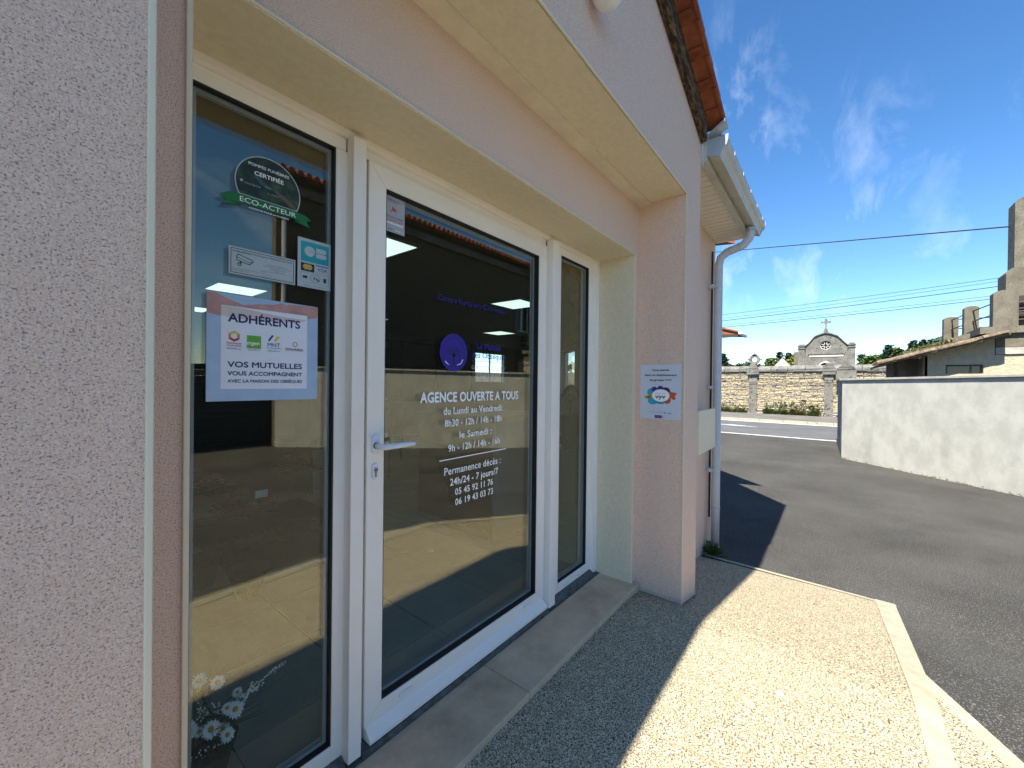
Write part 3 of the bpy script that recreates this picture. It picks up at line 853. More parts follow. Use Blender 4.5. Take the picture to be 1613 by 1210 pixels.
logo = thing('door_logo_lettering', 'violet round tree emblem and company name stuck on the door glass', 'lettering', (1.45, YS, 2.04))
text_mesh('Centre Funéraire Charentais', 1.211, 1.692, 2.268, Y(1), 'violet', logo, 0.030, -0.008)
cx, cz, R_ = 1.3125, 2.036, 0.088
def annulus(cx, cz, r0, r1, y, n=48):
    mb = MB()
    v = [(cx + r * math.cos(2 * math.pi * k / n), y, cz + r * math.sin(2 * math.pi * k / n)) for r in (r0, r1) for k in range(n)]
    mb.add(v, [(k, (k + 1) % n, n + (k + 1) % n, n + k) for k in range(n)])
    return mb
flat('emblem_disc', circ(cx, cz, R_, 48), Y(1), Y(0), 'violet', logo)
obj('emblem_ring', annulus(cx, cz, 0.0665, 0.069, Y(1.6)), 'ink', logo)
def ribbon2d(mb, pts, w0, w1, y):
    for i in range(len(pts) - 1):
        a = Vector(pts[i]); b_ = Vector(pts[i + 1]); d_ = (b_ - a).normalized(); n_ = Vector((-d_.y, d_.x))
        wa = w0 + (w1 - w0) * i / (len(pts) - 1); wb = w0 + (w1 - w0) * (i + 1) / (len(pts) - 1)
        q = [a + n_ * wa, a - n_ * wa, b_ - n_ * wb, b_ + n_ * wb]
        mb.add([(p.x, y, p.y) for p in q], [(0, 1, 2, 3)])
mb = MB()
ribbon2d(mb, [(cx, cz - 0.058), (cx - 0.002, cz - 0.02), (cx, cz + 0.0)], 0.006, 0.004, Y(1.6))
def twig(a, ang, ln_, w_, dep):
    e_ = (a[0] + math.cos(ang) * ln_, a[1] + math.sin(ang) * ln_)
    ribbon2d(mb, [a, e_], w_, w_ * 0.65, Y(1.6))
    if dep:
        for s_ in (-0.55, 0.5): twig(e_, ang + s_, ln_ * 0.68, w_ * 0.7, dep - 1)
for an in (0.35, 0.95, 1.57, 2.2, 2.8): twig((cx, cz - 0.018), an, 0.024, 0.0026, 2)
obj('emblem_tree', mb, 'ink', logo)
mb = MB()
ribbon2d(mb, [(cx - 0.055, cz - 0.042), (cx - 0.043, cz - 0.052), (cx - 0.03, cz - 0.058)], 0.002, 0.001, Y(1.8))
ribbon2d(mb, [(cx + 0.02, cz - 0.058), (cx + 0.045, cz - 0.05), (cx + 0.058, cz - 0.03)], 0.0012, 0.0025, Y(1.8))
obj('emblem_glint', mb, 'white', logo)
text_mesh('La Maison', 1.468, 1.652, 2.065, Y(1), 'violet', logo, 0.032, 0.016)
text_mesh('des Obsèques', 1.432, 1.694, 2.020, Y(1), 'violet', logo, 0.030, 0.004)
rect('rule_line', 1.432, 1.694, 2.003, 2.0045, Y(1), Y(0), 'greyink', logo)
text_mesh('GROUPE VYV', 1.432, 1.690, 1.962, Y(1), 'ltgrey', logo, 0.021, -0.006, spacing=1.5)

# membership poster
po = thing('insurance_poster', 'pale blue square poster headed ADHÉRENTS on the left window', 'poster', (0.512, YS, 1.99))
rect('poster_sheet', 0.3538, 0.6705, 1.8345, 2.1512, Y(2), Y(0), 'skybl', po)
armL = [(0.3540, 2.1505), (0.3765, 2.1505), (0.406, 2.1371), (0.4446, 2.124), (0.4659, 2.1289), (0.4991, 2.1185), (0.4715, 2.1077), (0.4447, 2.106), (0.4396, 2.0827), (0.4064, 2.0813), (0.3540, 2.09)]
armR = [(0.4394, 2.1112), (0.4552, 2.1242), (0.4878, 2.1339), (0.5277, 2.137), (0.5543, 2.1467), (0.5695, 2.1419), (0.5726, 2.1457), (0.6702, 2.1505), (0.6702, 2.1146), (0.6336, 2.1046), (0.5823, 2.0964), (0.5638, 2.0989), (0.4993, 2.0999), (0.4581, 2.0973)]
flat('printed_arm', armL, Y(2.6), Y(2), 'skin', po)
flat('printed_arm', armR, Y(3.2), Y(2), 'skin', po)
rect('pale_panel', 0.3885, 0.6345, 1.8707, 2.1166, Y(4), Y(2), 'panel', po)
flat('faded_arm', [(0.3885, 2.1150), (0.4446, 2.114), (0.52, 2.1060), (0.57, 2.1020), (0.6345, 2.102), (0.6336, 2.1046 - 0.004), (0.60, 2.088), (0.55, 2.086), (0.50, 2.080), (0.42, 2.082), (0.3885, 2.086)], Y(4.6), Y(4), 'skin2', po)
text_mesh('ADHÉRENTS', 0.4065, 0.6105, 2.0705, Y(6), 'navy', po, 0.0262, 0.024)
for r_, m_ in ((0.0155, 'orange'),):
    n = 6
    mb = MB(); c0 = (0.4219, 2.0277)
    v = [(c0[0] + rr * math.sin(2 * math.pi * k / n), Y(6), c0[1] + rr * math.cos(2 * math.pi * k / n)) for rr in (0.0095, 0.0165) for k in range(n)]
    for k in range(n): mb.add([v[k], v[(k + 1) % n], v[n + (k + 1) % n], v[n + k]], [(0, 1, 2, 3)], [0, 1, 2, 2, 1, 0][k])
    obj('hexagon_logo', mb, ['yellow', 'orange', 'crimson'], po)
text_mesh('Harmonie', 0.4032, 0.4408, 2.0045, Y(6), 'crimson', po, 0.0058, 0.01)
text_mesh('mutuelle', 0.4032, 0.4408, 1.9975, Y(6), 'crimson', po, 0.0058, 0.01)
text_mesh('GROUPE vyv', 0.4028, 0.4404, 1.9890, Y(6), 'navy', po, 0.004, 0.01)
rect('green_logo', 0.4553, 0.4943, 1.9945, 2.0340, Y(5), Y(4), 'green', po)
text_mesh('mgen', 0.4563, 0.4895, 2.0060, Y(6), 'white', po, 0.0120, 0.012)
text_mesh('GROUPE vyv', 0.4575, 0.4911, 1.9885, Y(6), 'navy', po, 0.0035, 0.01)
flat('blue_flag_logo', [(0.5135, 2.0231), (0.5255, 2.0416), (0.5308, 2.039), (0.5184, 2.0204)], Y(5), Y(4), 'blue', po)
flat('yellow_flag_logo', [(0.5303, 2.0214), (0.5387, 2.0375), (0.5492, 2.0375), (0.5368, 2.0214)], Y(5), Y(4), 'yellow', po)
text_mesh('MNT', 0.5128, 0.5494, 2.0040, Y(6), 'blue', po, 0.0125, 0.012)
rect('rule_line', 0.5085, 0.5519, 1.9985, 2.0000, Y(6), Y(4), 'greyink', po)
text_mesh('GROUPE vyv', 0.5129, 0.5495, 1.9890, Y(6), 'navy', po, 0.0035, 0.01)
text_mesh('mutac', 0.5661, 0.6212, 1.9975, Y(6), 'ink', po, 0.0085, 0.02)
rect('rule_line', 0.5661, 0.6212, 1.9945, 1.9955, Y(6), Y(4), 'red', po)
obj('oval_logo', annulus(0.5955, 2.0168, 0.006, 0.0078, Y(6), 24), 'crimson', po)
text_mesh('VOS MUTUELLES', 0.4056, 0.6180, 1.9358, Y(6), 'navy', po, 0.0172, 0.024)
text_mesh('VOUS ACCOMPAGNENT', 0.4056, 0.6182, 1.9113, Y(6), 'navy', po, 0.0125, 0.024)
text_mesh('AVEC LA MAISON DES OBSÈQUES', 0.4058, 0.6183, 1.8898, Y(6), 'navy', po, 0.0095, 0.024)

# certification sticker
ec = thing('certification_sticker', 'round forest picture sticker with green ribbon high on the left window', 'sticker', (0.5145, YS, 2.49))
ccx, ccz, cr_ = 0.5145, 2.5005, 0.0945
arc = [(ccx + cr_ * math.cos(a), ccz + cr_ * math.sin(a)) for a in [math.radians(-28 + k * (236 / 36)) for k in range(37)]]
arc2 = [(ccx + (cr_ - 0.0032) * math.cos(a), ccz + (cr_ - 0.0032) * math.sin(a)) for a in [math.radians(-27 + k * (234 / 36)) for k in range(37)]]
flat('white_rim', arc, Y(1), Y(0), 'ltgrey', ec)
flat('picture_disc', arc2, Y(2), Y(1), 'forest', ec)
flat('printed_river', [(0.468, 2.537), (0.480, 2.530), (0.500, 2.512), (0.530, 2.500), (0.512, 2.497), (0.490, 2.506), (0.474, 2.522)], Y(2.7), Y(2), 'river', ec)
flat('printed_path', [(0.528, 2.502), (0.555, 2.494), (0.578, 2.480), (0.598, 2.462), (0.590, 2.460), (0.565, 2.472), (0.545, 2.486), (0.530, 2.496)], Y(2.7), Y(2), 'path', ec)
ar1 = 'POMPES FUNÈBRES'
text_mesh(ar1, 0.4562, 0.5720, 2.5545, Y(4), 'white', ec, 0.0088, 0.012)
text_mesh('CERTIFIÉE', 0.4725, 0.5556, 2.5290, Y(4), 'white', ec, 0.0128, 0.018)
text_mesh('tenaos', 0.4455, 0.4890, 2.4930, Y(4), 'ltgrey', ec, 0.0065, -0.008)
flat('leaf_mark', circ(0.4375, 2.4990, 0.0038, 10), Y(4), Y(2), 'ltgrey', ec)
text_mesh('Avec', 0.5020, 0.5190, 2.5010, Y(4), 'ltgrey', ec, 0.005, -0.01)
text_mesh('L. trees', 0.5100, 0.5420, 2.4820, Y(4), 'ltgrey', ec, 0.006, -0.01)
flat('ribbon_tail', [(0.3822, 2.4378), (0.4056, 2.4545), (0.43, 2.4586), (0.4345, 2.4515), (0.4365, 2.4242), (0.389, 2.4126), (0.399, 2.4291)], Y(1.5), Y(0), 'ribbon', ec)
flat('ribbon_tail', [(0.5976, 2.4559), (0.6274, 2.4521), (0.6457, 2.4407), (0.6287, 2.4342), (0.6414, 2.415), (0.5940, 2.4233), (0.588, 2.4369)], Y(1.5), Y(0), 'ribbon', ec)
flat('ribbon_fold', [(0.4100, 2.4290), (0.4365, 2.4300), (0.4365, 2.4215)], Y(2.2), Y(1), 'ribbond', ec)
flat('ribbon_fold', [(0.5935, 2.4300), (0.6140, 2.4300), (0.5935, 2.4215)], Y(2.2), Y(1), 'ribbond', ec)
flat('ribbon_banner', [(0.4300, 2.4569), (0.5995, 2.4569), (0.5960, 2.4310), (0.4345, 2.4310)], Y(3), Y(1), 'ribbon', ec)
rect('ribbon_edge', 0.4300, 0.5995, 2.4569, 2.4585, Y(3.4), Y(1), 'ltgrey', ec)
text_mesh('ECO-ACTEUR', 0.4335, 0.5950, 2.4352, Y(5), 'white', ec, 0.0160, 0.0)
text_mesh('AGISSONS POUR LA PLANÈTE', 0.4569, 0.5728, 2.4205, Y(4), 'white', ec, 0.0055, 0.01)

# video surveillance notice
vs = thing('surveillance_sticker', 'oblong pale video surveillance notice with camera drawing on the left window', 'sticker', (0.5, YS, 2.25))
rect('sticker_sheet', 0.4066, 0.5947, 2.2130, 2.2957, Y(1), Y(0), 'ltgrey', vs)
def ringrect(x0, x1, z0, z1, t, y):
    return MB().box(x0, x1, y, y + 0.0003, z0, z0 + t).box(x0, x1, y, y + 0.0003, z1 - t, z1).box(x0, x0 + t, y, y + 0.0003, z0 + t, z1 - t).box(x1 - t, x1, y, y + 0.0003, z0 + t, z1 - t)
obj('border_line', ringrect(0.4115, 0.5900, 2.2175, 2.2910, 0.0017, Y(2)), 'ink', vs)
text_mesh('ÉTABLISSEMENT PLACÉ SOUS VIDÉOPROTECTION', 0.4165, 0.5840, 2.2800, Y(2), 'ink', vs, 0.0050, 0.015)
mb = MB()
ribbon2d(mb, [(0.4290, 2.2720), (0.4330, 2.2745), (0.4700, 2.2630), (0.4715, 2.2600), (0.4610, 2.2490), (0.4270, 2.2570), (0.4275, 2.2700), (0.4290, 2.2720)], 0.0011, 0.0011, Y(2))
ribbon2d(mb, [(0.4290, 2.2650), (0.4600, 2.2555), (0.4680, 2.2600)], 0.0007, 0.0007, Y(2))
ribbon2d(mb, [(0.4380, 2.2540), (0.4370, 2.2480)], 0.0022, 0.0022, Y(2))
obj('camera_drawing', mb, 'ink', vs)
obj('camera_base', annulus(0.4345, 2.2450, 0.003, 0.0055, Y(2), 20), 'ink', vs)
for i, (a, b_, z) in enumerate(((0.511, 0.571, 2.2600), (0.499, 0.582, 2.2540), (0.520, 0.566, 2.2480), (0.529, 0.558, 2.2420))):
    text_mesh(['Code de la sécurité intérieure', 'Articles L251-1 à L255-1 et L613-13', 'Articles R251-1 à R253-4', 'Arrêté du 3 août'][i], a, b_, z, Y(2), 'greyink', vs, 0.0034, 0.01)
text_mesh('Pour tout renseignement s\'adresser', 0.4165, 0.488, 2.2300, Y(2), 'greyink', vs, 0.0028, 0.01)
text_mesh('au responsable du site', 0.4165, 0.460, 2.2250, Y(2), 'greyink', vs, 0.0028, 0.01)
obj('entry_box', ringrect(0.495, 0.5855, 2.2215, 2.2395, 0.0006, Y(2)), 'greyink', vs)
text_mesh('Nom :', 0.499, 0.508, 2.2340, Y(2), 'greyink', vs, 0.0026, 0.01)
text_mesh('N° Téléphone :', 0.499, 0.523, 2.2265, Y(2), 'greyink', vs, 0.0026, 0.01)

# card payment sticker
cb = thing('card_payment_sticker', 'upright blue and white bank card sticker beside the door mullion', 'sticker', (0.658, YS, 2.29))
rect('sticker_sheet', 0.6020, 0.7145, 2.2133, 2.3780, Y(1), Y(0), 'ltgrey', cb)
rect('blue_field', 0.6121, 0.7072, 2.3009, 2.3678, Y(2), Y(1), 'teal', cb)
flat('letter_shape', [(0.6585 + 0.0, 2.3365), (0.6585, 2.3440)] + [(0.641 + 0.0175 * math.cos(math.radians(a)), 2.3365 + 0.0175 * math.sin(math.radians(a))) for a in range(25, 340, 15)], Y(3), Y(2), 'ltgrey', cb)
flat('letter_shape', [(0.6630, 2.3375), (0.6630, 2.3530), (0.690, 2.3530)] + [(0.691 + 0.0078 * math.cos(math.radians(a)), 2.3452 + 0.0078 * math.sin(math.radians(a))) for a in (70, 45, 20, 0, -20, -45, -70)] + [(0.690, 2.3375)], Y(3), Y(2), 'ltgrey', cb)
flat('letter_shape', [(0.6630, 2.3200), (0.6630, 2.3350), (0.690, 2.3350)] + [(0.691 + 0.0078 * math.cos(math.radians(a)), 2.3275 + 0.0078 * math.sin(math.radians(a))) for a in (70, 45, 20, 0, -20, -45, -70)] + [(0.690, 2.3200)], Y(3), Y(2), 'ltgrey', cb)
rect('slit_line', 0.642, 0.695, 2.3358, 2.3370, Y(3.5), Y(3), 'teal', cb)
rect('black_field', 0.6123, 0.6571, 2.2680, 2.2950, Y(2), Y(1), 'ink', cb)
flat('gold_circle', circ(0.6285, 2.2825, 0.0095, 20), Y(3), Y(2), 'gold', cb)
flat('gold_circle', circ(0.6405, 2.2825, 0.0095, 20), Y(3.4), Y(2), 'gold', cb)
rect('blue_stripe', 0.6620, 0.7067, 2.2925, 2.2958, Y(2), Y(1), 'blue', cb)
text_mesh('VISA', 0.6680, 0.7017, 2.2755, Y(2), 'blue', cb, 0.0125, 0.01)
rect('gold_stripe', 0.6620, 0.7067, 2.2690, 2.2712, Y(2), Y(1), 'gold', cb)
obj('border_line', ringrect(0.6121, 0.7072, 2.2300, 2.2640, 0.0007, Y(2)), 'greyink', cb)
mb = MB()
n = 32
v = [(0.660 + rr * 0.0175 * math.cos(2 * math.pi * k / n), Y(2.5), 2.2475 + rr * 0.0125 * math.sin(2 * math.pi * k / n)) for rr in (0.94, 1.0) for k in range(n)]
mb.add(v, [(k, (k + 1) % n, n + (k + 1) % n, n + k) for k in range(n)])
for r_ in (0.003, 0.0055, 0.008):
    pts = [(0.652 + r_ * math.cos(math.radians(a)), 2.2475 + r_ * math.sin(math.radians(a))) for a in (-50, -25, 0, 25, 50)]
    ribbon2d(mb, pts, 0.0007, 0.0007, Y(2.5))
mb.add([(0.664, Y(2.5), 2.2500), (0.676, Y(2.5), 2.2420), (0.674, Y(2.5), 2.2390), (0.663, Y(2.5), 2.2450)], [(0, 1, 2, 3)])
mb.box(0.6190, 0.6340, Y(2.5), Y(2), 2.2440, 2.2520).box(0.6890, 0.6985, Y(2.5), Y(2), 2.2390, 2.2540)
obj('contactless_symbol', mb, 'ink', cb)
text_mesh('Paiement sans contact', 0.624, 0.693, 2.2195, Y(2), 'greyink', cb, 0.0042, 0.01)

# alarm sticker on the door
al = thing('alarm_sticker', 'small silver alarm notice in the top corner of the door glass', 'sticker', (0.977, YS, 2.57))
rect('sticker_sheet', 0.9270, 1.0265, 2.4990, 2.6420, Y(1), Y(0), 'silver', al)
text_mesh('Nexecur', 0.9465, 1.0005, 2.6230, Y(2), 'ink', al, 0.0100, 0.0)
rect('rule_line', 0.948, 0.990, 2.6185, 2.6195, Y(2), Y(1), 'ink', al)
obj('circle_outline', annulus(0.9725, 2.5895, 0.0185, 0.0194, Y(2), 32), 'greyink', al)
flat('red_camera', [(0.966, 2.6020), (0.985, 2.5925), (0.984, 2.5820), (0.966, 2.5880)], Y(2), Y(1), 'red', al)
flat('red_camera', [(0.958, 2.5850), (0.968, 2.5860), (0.972, 2.5900), (0.966, 2.5800), (0.960, 2.5800)], Y(2.3), Y(1), 'red', al)
text_mesh('SITE SOUS ALARME', 0.9330, 1.0165, 2.5560, Y(2), 'ink', al, 0.0075, 0.01)
text_mesh('ALARME 24/7', 0.9330, 1.0165, 2.5410, Y(2), 'red', al, 0.0115, 0.0)
rect('white_band', 0.9320, 1.0190, 2.5310, 2.5385, Y(2), Y(1), 'white', al)
text_mesh('ALERT AUX TIERS & VIDÉO', 0.9350, 1.0165, 2.5330, Y(3), 'greyink', al, 0.0036, 0.01)
text_mesh('intervention', 0.9480, 0.9690, 2.5080, Y(2), 'ink', al, 0.005, 0.02)
text_mesh('24h/24', 0.9780, 1.0050, 2.5080, Y(2), 'white', al, 0.005, 0.02)

# group sign on the pilaster side (plane facing -x)
sg = thing('group_sign', 'white rectangular sign plate with colourful cloud logo on the pink pilaster', 'sign', (2.805, 0.935, 1.845))
XP = 2.8025
obj('sign_plate', MB().box(XP, 2.8068, 0.7965, 1.0730, 1.6570, 2.0335), 'plate', sg, bevel=0.001)
def flatx(name, pts, k, material, parent):
    return obj(name, MB().prism(pts, 'x', XP - 0.0004 * k, XP - 0.0004 * (k - 1)), material, parent)
def tx(body, y0, y1, zb, cap, m_, bold=0.0, spacing=1.0):
    return text_mesh(body, y0, y1, zb, None, m_, sg, cap, bold, axis='x', plane_x=XP - 0.0016, spacing=spacing)
tx('Vous entrez', 0.9915, 0.8746, 1.9885, 0.0135, 'ink', 0.028)
tx('dans un établissement', 1.0414, 0.8247, 1.9542, 0.0135, 'ink', 0.028)
tx('du groupe VYV', 1.0063, 0.8571, 1.9205, 0.0135, 'ink', 0.028)
def blob(cy, cz, ry, rz, m_, k):
    flatx('logo_cloud', [(cy + ry * math.cos(2 * math.pi * i / 20), cz + rz * math.sin(2 * math.pi * i / 20)) for i in range(20)], k, m_, sg)
blob(0.995, 1.843, 0.028, 0.026, 'cyan', 1); blob(0.984, 1.783, 0.034, 0.026, 'cyan', 1); blob(0.930, 1.772, 0.030, 0.012, 'cyan', 1)
blob(1.022, 1.8065, 0.020, 0.0115, 'olive', 1.4); blob(0.998, 1.815, 0.018, 0.017, 'olive', 1.4)
blob(0.9735, 1.862, 0.020, 0.018, 'purple', 1.2); blob(0.9325, 1.866, 0.022, 0.021, 'purple', 1.3); blob(0.896, 1.858, 0.026, 0.019, 'plum', 1.1)
blob(0.882, 1.842, 0.018, 0.022, 'plum', 1.2)
blob(0.860, 1.824, 0.026, 0.022, 'rust', 1.5); blob(0.886, 1.790, 0.024, 0.026, 'rust', 1.5); blob(0.838, 1.832, 0.013, 0.011, 'rust', 1.6); blob(0.842, 1.803, 0.013, 0.010, 'rust', 1.6)
blob(0.9295, 1.820, 0.060, 0.043, 'white', 2.2)
text_mesh('vyv', 0.9658, 0.8977, 1.8010, None, 'ink', sg, 0.0260, 0.03, axis='x', plane_x=XP - 0.0016)
tx('GROUPE', 0.9658, 0.8977, 1.8310, 0.006, 'greyink', 0.0, 1.3)
tx('M G E N + M N T', 1.0143, 0.9150, 1.7015, 0.0065, 'greyink', 0.0)
tx('mgen', 0.9080, 0.8900, 1.7005, 0.0070, 'ink', 0.03)
tx('Ugim', 0.8790, 0.8543, 1.6995, 0.0070, 'ink', 0.02)
flatx('navy_bar', [(0.9700, 1.6640), (0.9212, 1.6640), (0.9212, 1.6836), (0.9700, 1.6836)], 1, 'purple', sg)
tx('Groupe', 0.9650, 0.9300, 1.6710, 0.0055, 'plate', 0.0)
tx('C_', 0.916, 0.900, 1.667, 0.011, 'ink', 0.0)

# meter box and wall lamp
bx_ = thing('meter_box', 'cream rectangular meter box fixed to the wall beside the downpipe', 'meter box', (4.3, 1.1, 1.25))
obj('box_body', MB().box(4.02, 4.62, 1.0, 1.0995, 1.262, 1.64), 'soffit', bx_)
obj('box_lid', MB().box(3.985, 4.645, 0.970, 1.0, 1.240, 1.652), 'box', bx_, bevel=0.006)
lp = thing('wall_lamp', 'round white lamp on the gable above the door recess', 'lamp', (1.60, 0.78, 3.50))
obj('lamp_globe', MB().lathe([(0.012, -0.06), (0.045, -0.045), (0.062, -0.015), (0.066, 0.02), (0.055, 0.05), (0.02, 0.065)], (1.455, 0.705, 3.425), 20), 'pvcw', lp, smooth=True)
obj('lamp_base', MB().box(1.42, 1.49, 0.735, 0.7795, 3.44, 3.52), 'pvcw', lp, bevel=0.01)

# weed at the foot of the downpipe
def leaf_cluster(c, n, r, size, upz=0.6, ratio=0.35, droop=0.0):
    mb = MB()
    for _ in range(n):
        a = random.uniform(0, 6.283); e_ = random.uniform(0.1, 1.3)
        d_ = Vector((math.cos(a) * math.cos(e_), math.sin(a) * math.cos(e_), math.sin(e_) * upz))
        base = Vector(c) + d_ * random.uniform(0.1, 0.6) * r
        tip = base + (d_ + Vector((0, 0, -droop))) * size * random.uniform(0.6, 1.2)
        s_ = d_.cross(Vector((random.uniform(-.3, .3), random.uniform(-.3, .3), 1))).normalized() * size * ratio * 0.5
        mid = (base + tip) / 2 + Vector((0, 0, size * 0.12))
        mb.add([base, mid - s_, tip, mid + s_], [(0, 1, 2, 3)])
    return mb
wd = thing('wall_weed', 'leafy green weed growing at the foot of the downpipe', 'plant', (4.80, 1.02, 0.05))
obj('leaf_tuft', leaf_cluster((4.78, 1.00, 0.03), 60, 0.16, 0.11, 1.0, 0.5, 0.15), 'leaf', wd)
obj('stem', MB().tube([(4.80, 1.03, 0.0), (4.79, 1.02, 0.08), (4.78, 1.0, 0.14)], 0.005, 6), 'stem', wd)

# ------------------------------------------------------------------ inside the shop
LEDS = [(2.0, 4.2 + 2.35, 'ceiling light panel behind the blue poster'), (2.0, 9.0, 'ceiling light panel farthest back at the left of the room'),
        (5.10, 4.0, 'largest ceiling light panel seen at the right edge of the door glass'), (7.85, 6.7, 'ceiling light panel seen above the violet company name'),
        (4.55, 7.4, 'ceiling light panel seen above the black display rack'), (2.1, 3.35, 'ceiling light panel beside the alarm sticker')]
for x, y, lab in LEDS:
    t_ = thing('ceiling_light', lab, 'light', (x, y, 3.16), 'square ceiling light panels')
    obj('diffuser', MB().box(x - 0.29, x + 0.29, y - 0.29, y + 0.29, 3.148, 3.152), 'led', t_)
    mb = MB(); mb.box(x - 0.31, x + 0.31, y - 0.31, y - 0.29, 3.146, 3.1599).box(x - 0.31, x + 0.31, y + 0.29, y + 0.31, 3.146, 3.1599)
    mb.box(x - 0.31, x - 0.29, y - 0.29, y + 0.29, 3.146, 3.1599).box(x + 0.29, x + 0.31, y - 0.29, y + 0.29, 3.146, 3.1599)
    obj('light_frame', mb, 'cap', t_)
ct = thing('reception_counter', 'dark brown reception counter standing just inside the door', 'counter', (3.0, 2.9, 0.5))
obj('counter_front', MB().box(2.67, 2.70, 2.36, 3.35, 0.5, 1.55), 'dark', ct)
obj('counter_side', MB().box(2.70, 3.45, 2.34, 2.37, 0.5, 1.55), 'desk', ct)
obj('counter_top', MB().box(2.64, 3.5, 2.31, 3.4, 1.55, 1.59), 'dark', ct)
obj('plinth', MB().box(2.655, 2.67, 2.36, 3.35, 0.5, 0.56), 'desk', ct)
rk = thing('display_rack', 'black metal display rack standing deep in the shop', 'rack', (4.3, 5.2, 0.5))
mb = MB()
for x in (3.45, 4.3, 5.1):
    for y in (5.0, 5.9):
        mb.box(x - 0.015, x + 0.015, y - 0.015, y + 0.015, 0.5, 2.62)
for y in (5.0, 5.9):
    mb.box(3.45, 5.1, y - 0.014, y + 0.014, 2.56, 2.59)
for x in (3.45, 4.3, 5.1): mb.box(x - 0.013, x + 0.013, 5.0, 5.9, 2.56, 2.588)
obj('rack_frame', mb, 'black', rk)
for z in (2.1, 1.6, 1.1): obj('rack_shelf', MB().box(3.47, 5.08, 5.02, 5.88, z, z + 0.02), 'black', rk)
obj('rack_back_panel', MB().box(3.47, 4.28, 5.86, 5.88, 1.4, 2.45), 'black', rk)
dm = MB().box(1.0, 2.15, 3.2, 4.9, 0.501, 0.512)
m_ = thing('entrance_mat', 'large dark printed mat on the grey tiled floor inside', 'mat', (1.5, 3.8, 0.5))
mo = obj('mat_pile', dm, 'mat', m_)
def mat_text(body, x0, x1, y, cap):
    o_ = text_mesh(body, x0, x1, 0.0, 0.0, 'greyink', m_, cap, 0.01)
    for v in o_.data.vertices: v.co = Vector((v.co.x, y + v.co.z, 0.5135))
mat_text('MAISON DES', 1.15, 1.95, 3.95, 0.12)
mat_text('OBSÈQUES', 1.15, 1.95, 3.68, 0.12)
sh = thing('flower_shelf', 'low dark shelf carrying flower arrangements in the left of the shop', 'shelf', (0.9, 4.6, 0.5))
obj('shelf_board', MB().box(0.0, 2.3, 4.95, 5.35, 1.15, 1.18), 'dark', sh)
obj('shelf_board', MB().box(0.0, 2.3, 4.95, 5.35, 1.95, 1.98), 'dark', sh)
obj('shelf_side', MB().box(-0.03, 0.0, 4.95, 5.35, 0.5, 2.2).box(2.3, 2.33, 4.95, 5.35, 0.5, 2.2), 'dark', sh)
obj('shelf_back', MB().box(0.0, 2.3, 5.35, 5.37, 0.5, 2.2), 'black', sh)

def bloom(mb, c, r, mi=0, petals=9):
    c = Vector(c)
    for ring, (rr, hz) in enumerate(((1.0, 0.0), (0.65, 0.35), (0.3, 0.6))):
        for k in range(petals - ring * 2):
            a = 2 * math.pi * k / (petals - ring * 2) + ring * 0.4
            d_ = Vector((math.cos(a), math.sin(a), 0)); s_ = Vector((-math.sin(a), math.cos(a), 0)) * r * 0.42
            b_ = c + Vector((0, 0, hz * r * 0.5)); e_ = c + d_ * r * rr + Vector((0, 0, hz * r + 0.1 * r))
            mb.add([b_, b_ + (e_ - b_) * 0.6 - s_, e_, b_ + (e_ - b_) * 0.6 + s_], [(0, 1, 2, 3)], mi)
def arrangement(label, c, r, zt, material, n, name='flower_arrangement'):
    t_ = thing(name, label, 'flowers', (c[0], c[1], c[2]))
    for k in range(n):
        a = 2 * math.pi * k / n; rr = r * (1.0 if k % 2 else 0.55)
        mb = MB(); bloom(mb, (c[0] + rr * math.cos(a), c[1] + rr * math.sin(a), zt - 0.10 * (rr / r) + 0.02 * (k % 3)), 0.06)
        obj('bloom', mb, material, t_)
    obj('foliage', leaf_cluster((c[0], c[1], zt - 0.14), 90, r * 1.6, 0.14, 0.5, 0.4), 'leafd', t_)
    obj('pot', MB().lathe([(0.07, 0), (0.11, 0.16), (0.12, 0.18)], (c[0], c[1], c[2]), 16), 'black', t_)
    return t_
arrangement('coral flower arrangement in a black pot on the shop floor', (0.98, 2.95, 0.5), 0.16, 1.16, 'rose', 7)
obj_ = arrangement('pink flower arrangement left of the coral one inside the shop', (0.83, 3.35, 0.5), 0.15, 1.25, 'pink', 8)
arrangement('small red flower arrangement nearest the white door mullion inside', (1.55, 3.6, 0.5), 0.12, 1.24, 'rose', 5)
def card(x, y, z, lab):
    o_ = obj('price_card', MB().box(x - 0.035, x + 0.035, y - 0.002, y, z, z + 0.045), 'plate'); tag(o_, lab, 'card'); return o_
card(1.0, 2.80, 1.16, 'small white price card stuck in the coral flowers')
# hanging heart wreaths behind the right pane
def wreath(label, c, r, material):
    t_ = thing('flower_wreath', label, 'wreath', c, None)
    for k in range(11):
        a = random.uniform(0, 6.28); rr = r * math.sqrt(random.random())
        mb = MB(); bloom(mb, (0, 0, 0), 0.055); 
        M_ = Matrix.Translation((c[0] + rr * math.cos(a) * 0.8, c[1] - 0.03, c[2] + rr * math.sin(a) * 1.3)) @ Matrix.Rotation(math.radians(80), 4, 'X')
        obj('bloom', mb.xf(M_), material, t_)
    mb = annulus(c[0], c[2], r * 1.05, r * 1.12, c[1]); obj('wire_ring', mb, 'black', t_)
wreath('coral flower wreath hanging at the top of the right pane', (3.98, 2.3, 2.98), 0.20, 'rose')
wreath('pale pink flower wreath hanging below the coral one', (4.08, 2.3, 2.50), 0.15, 'pink')
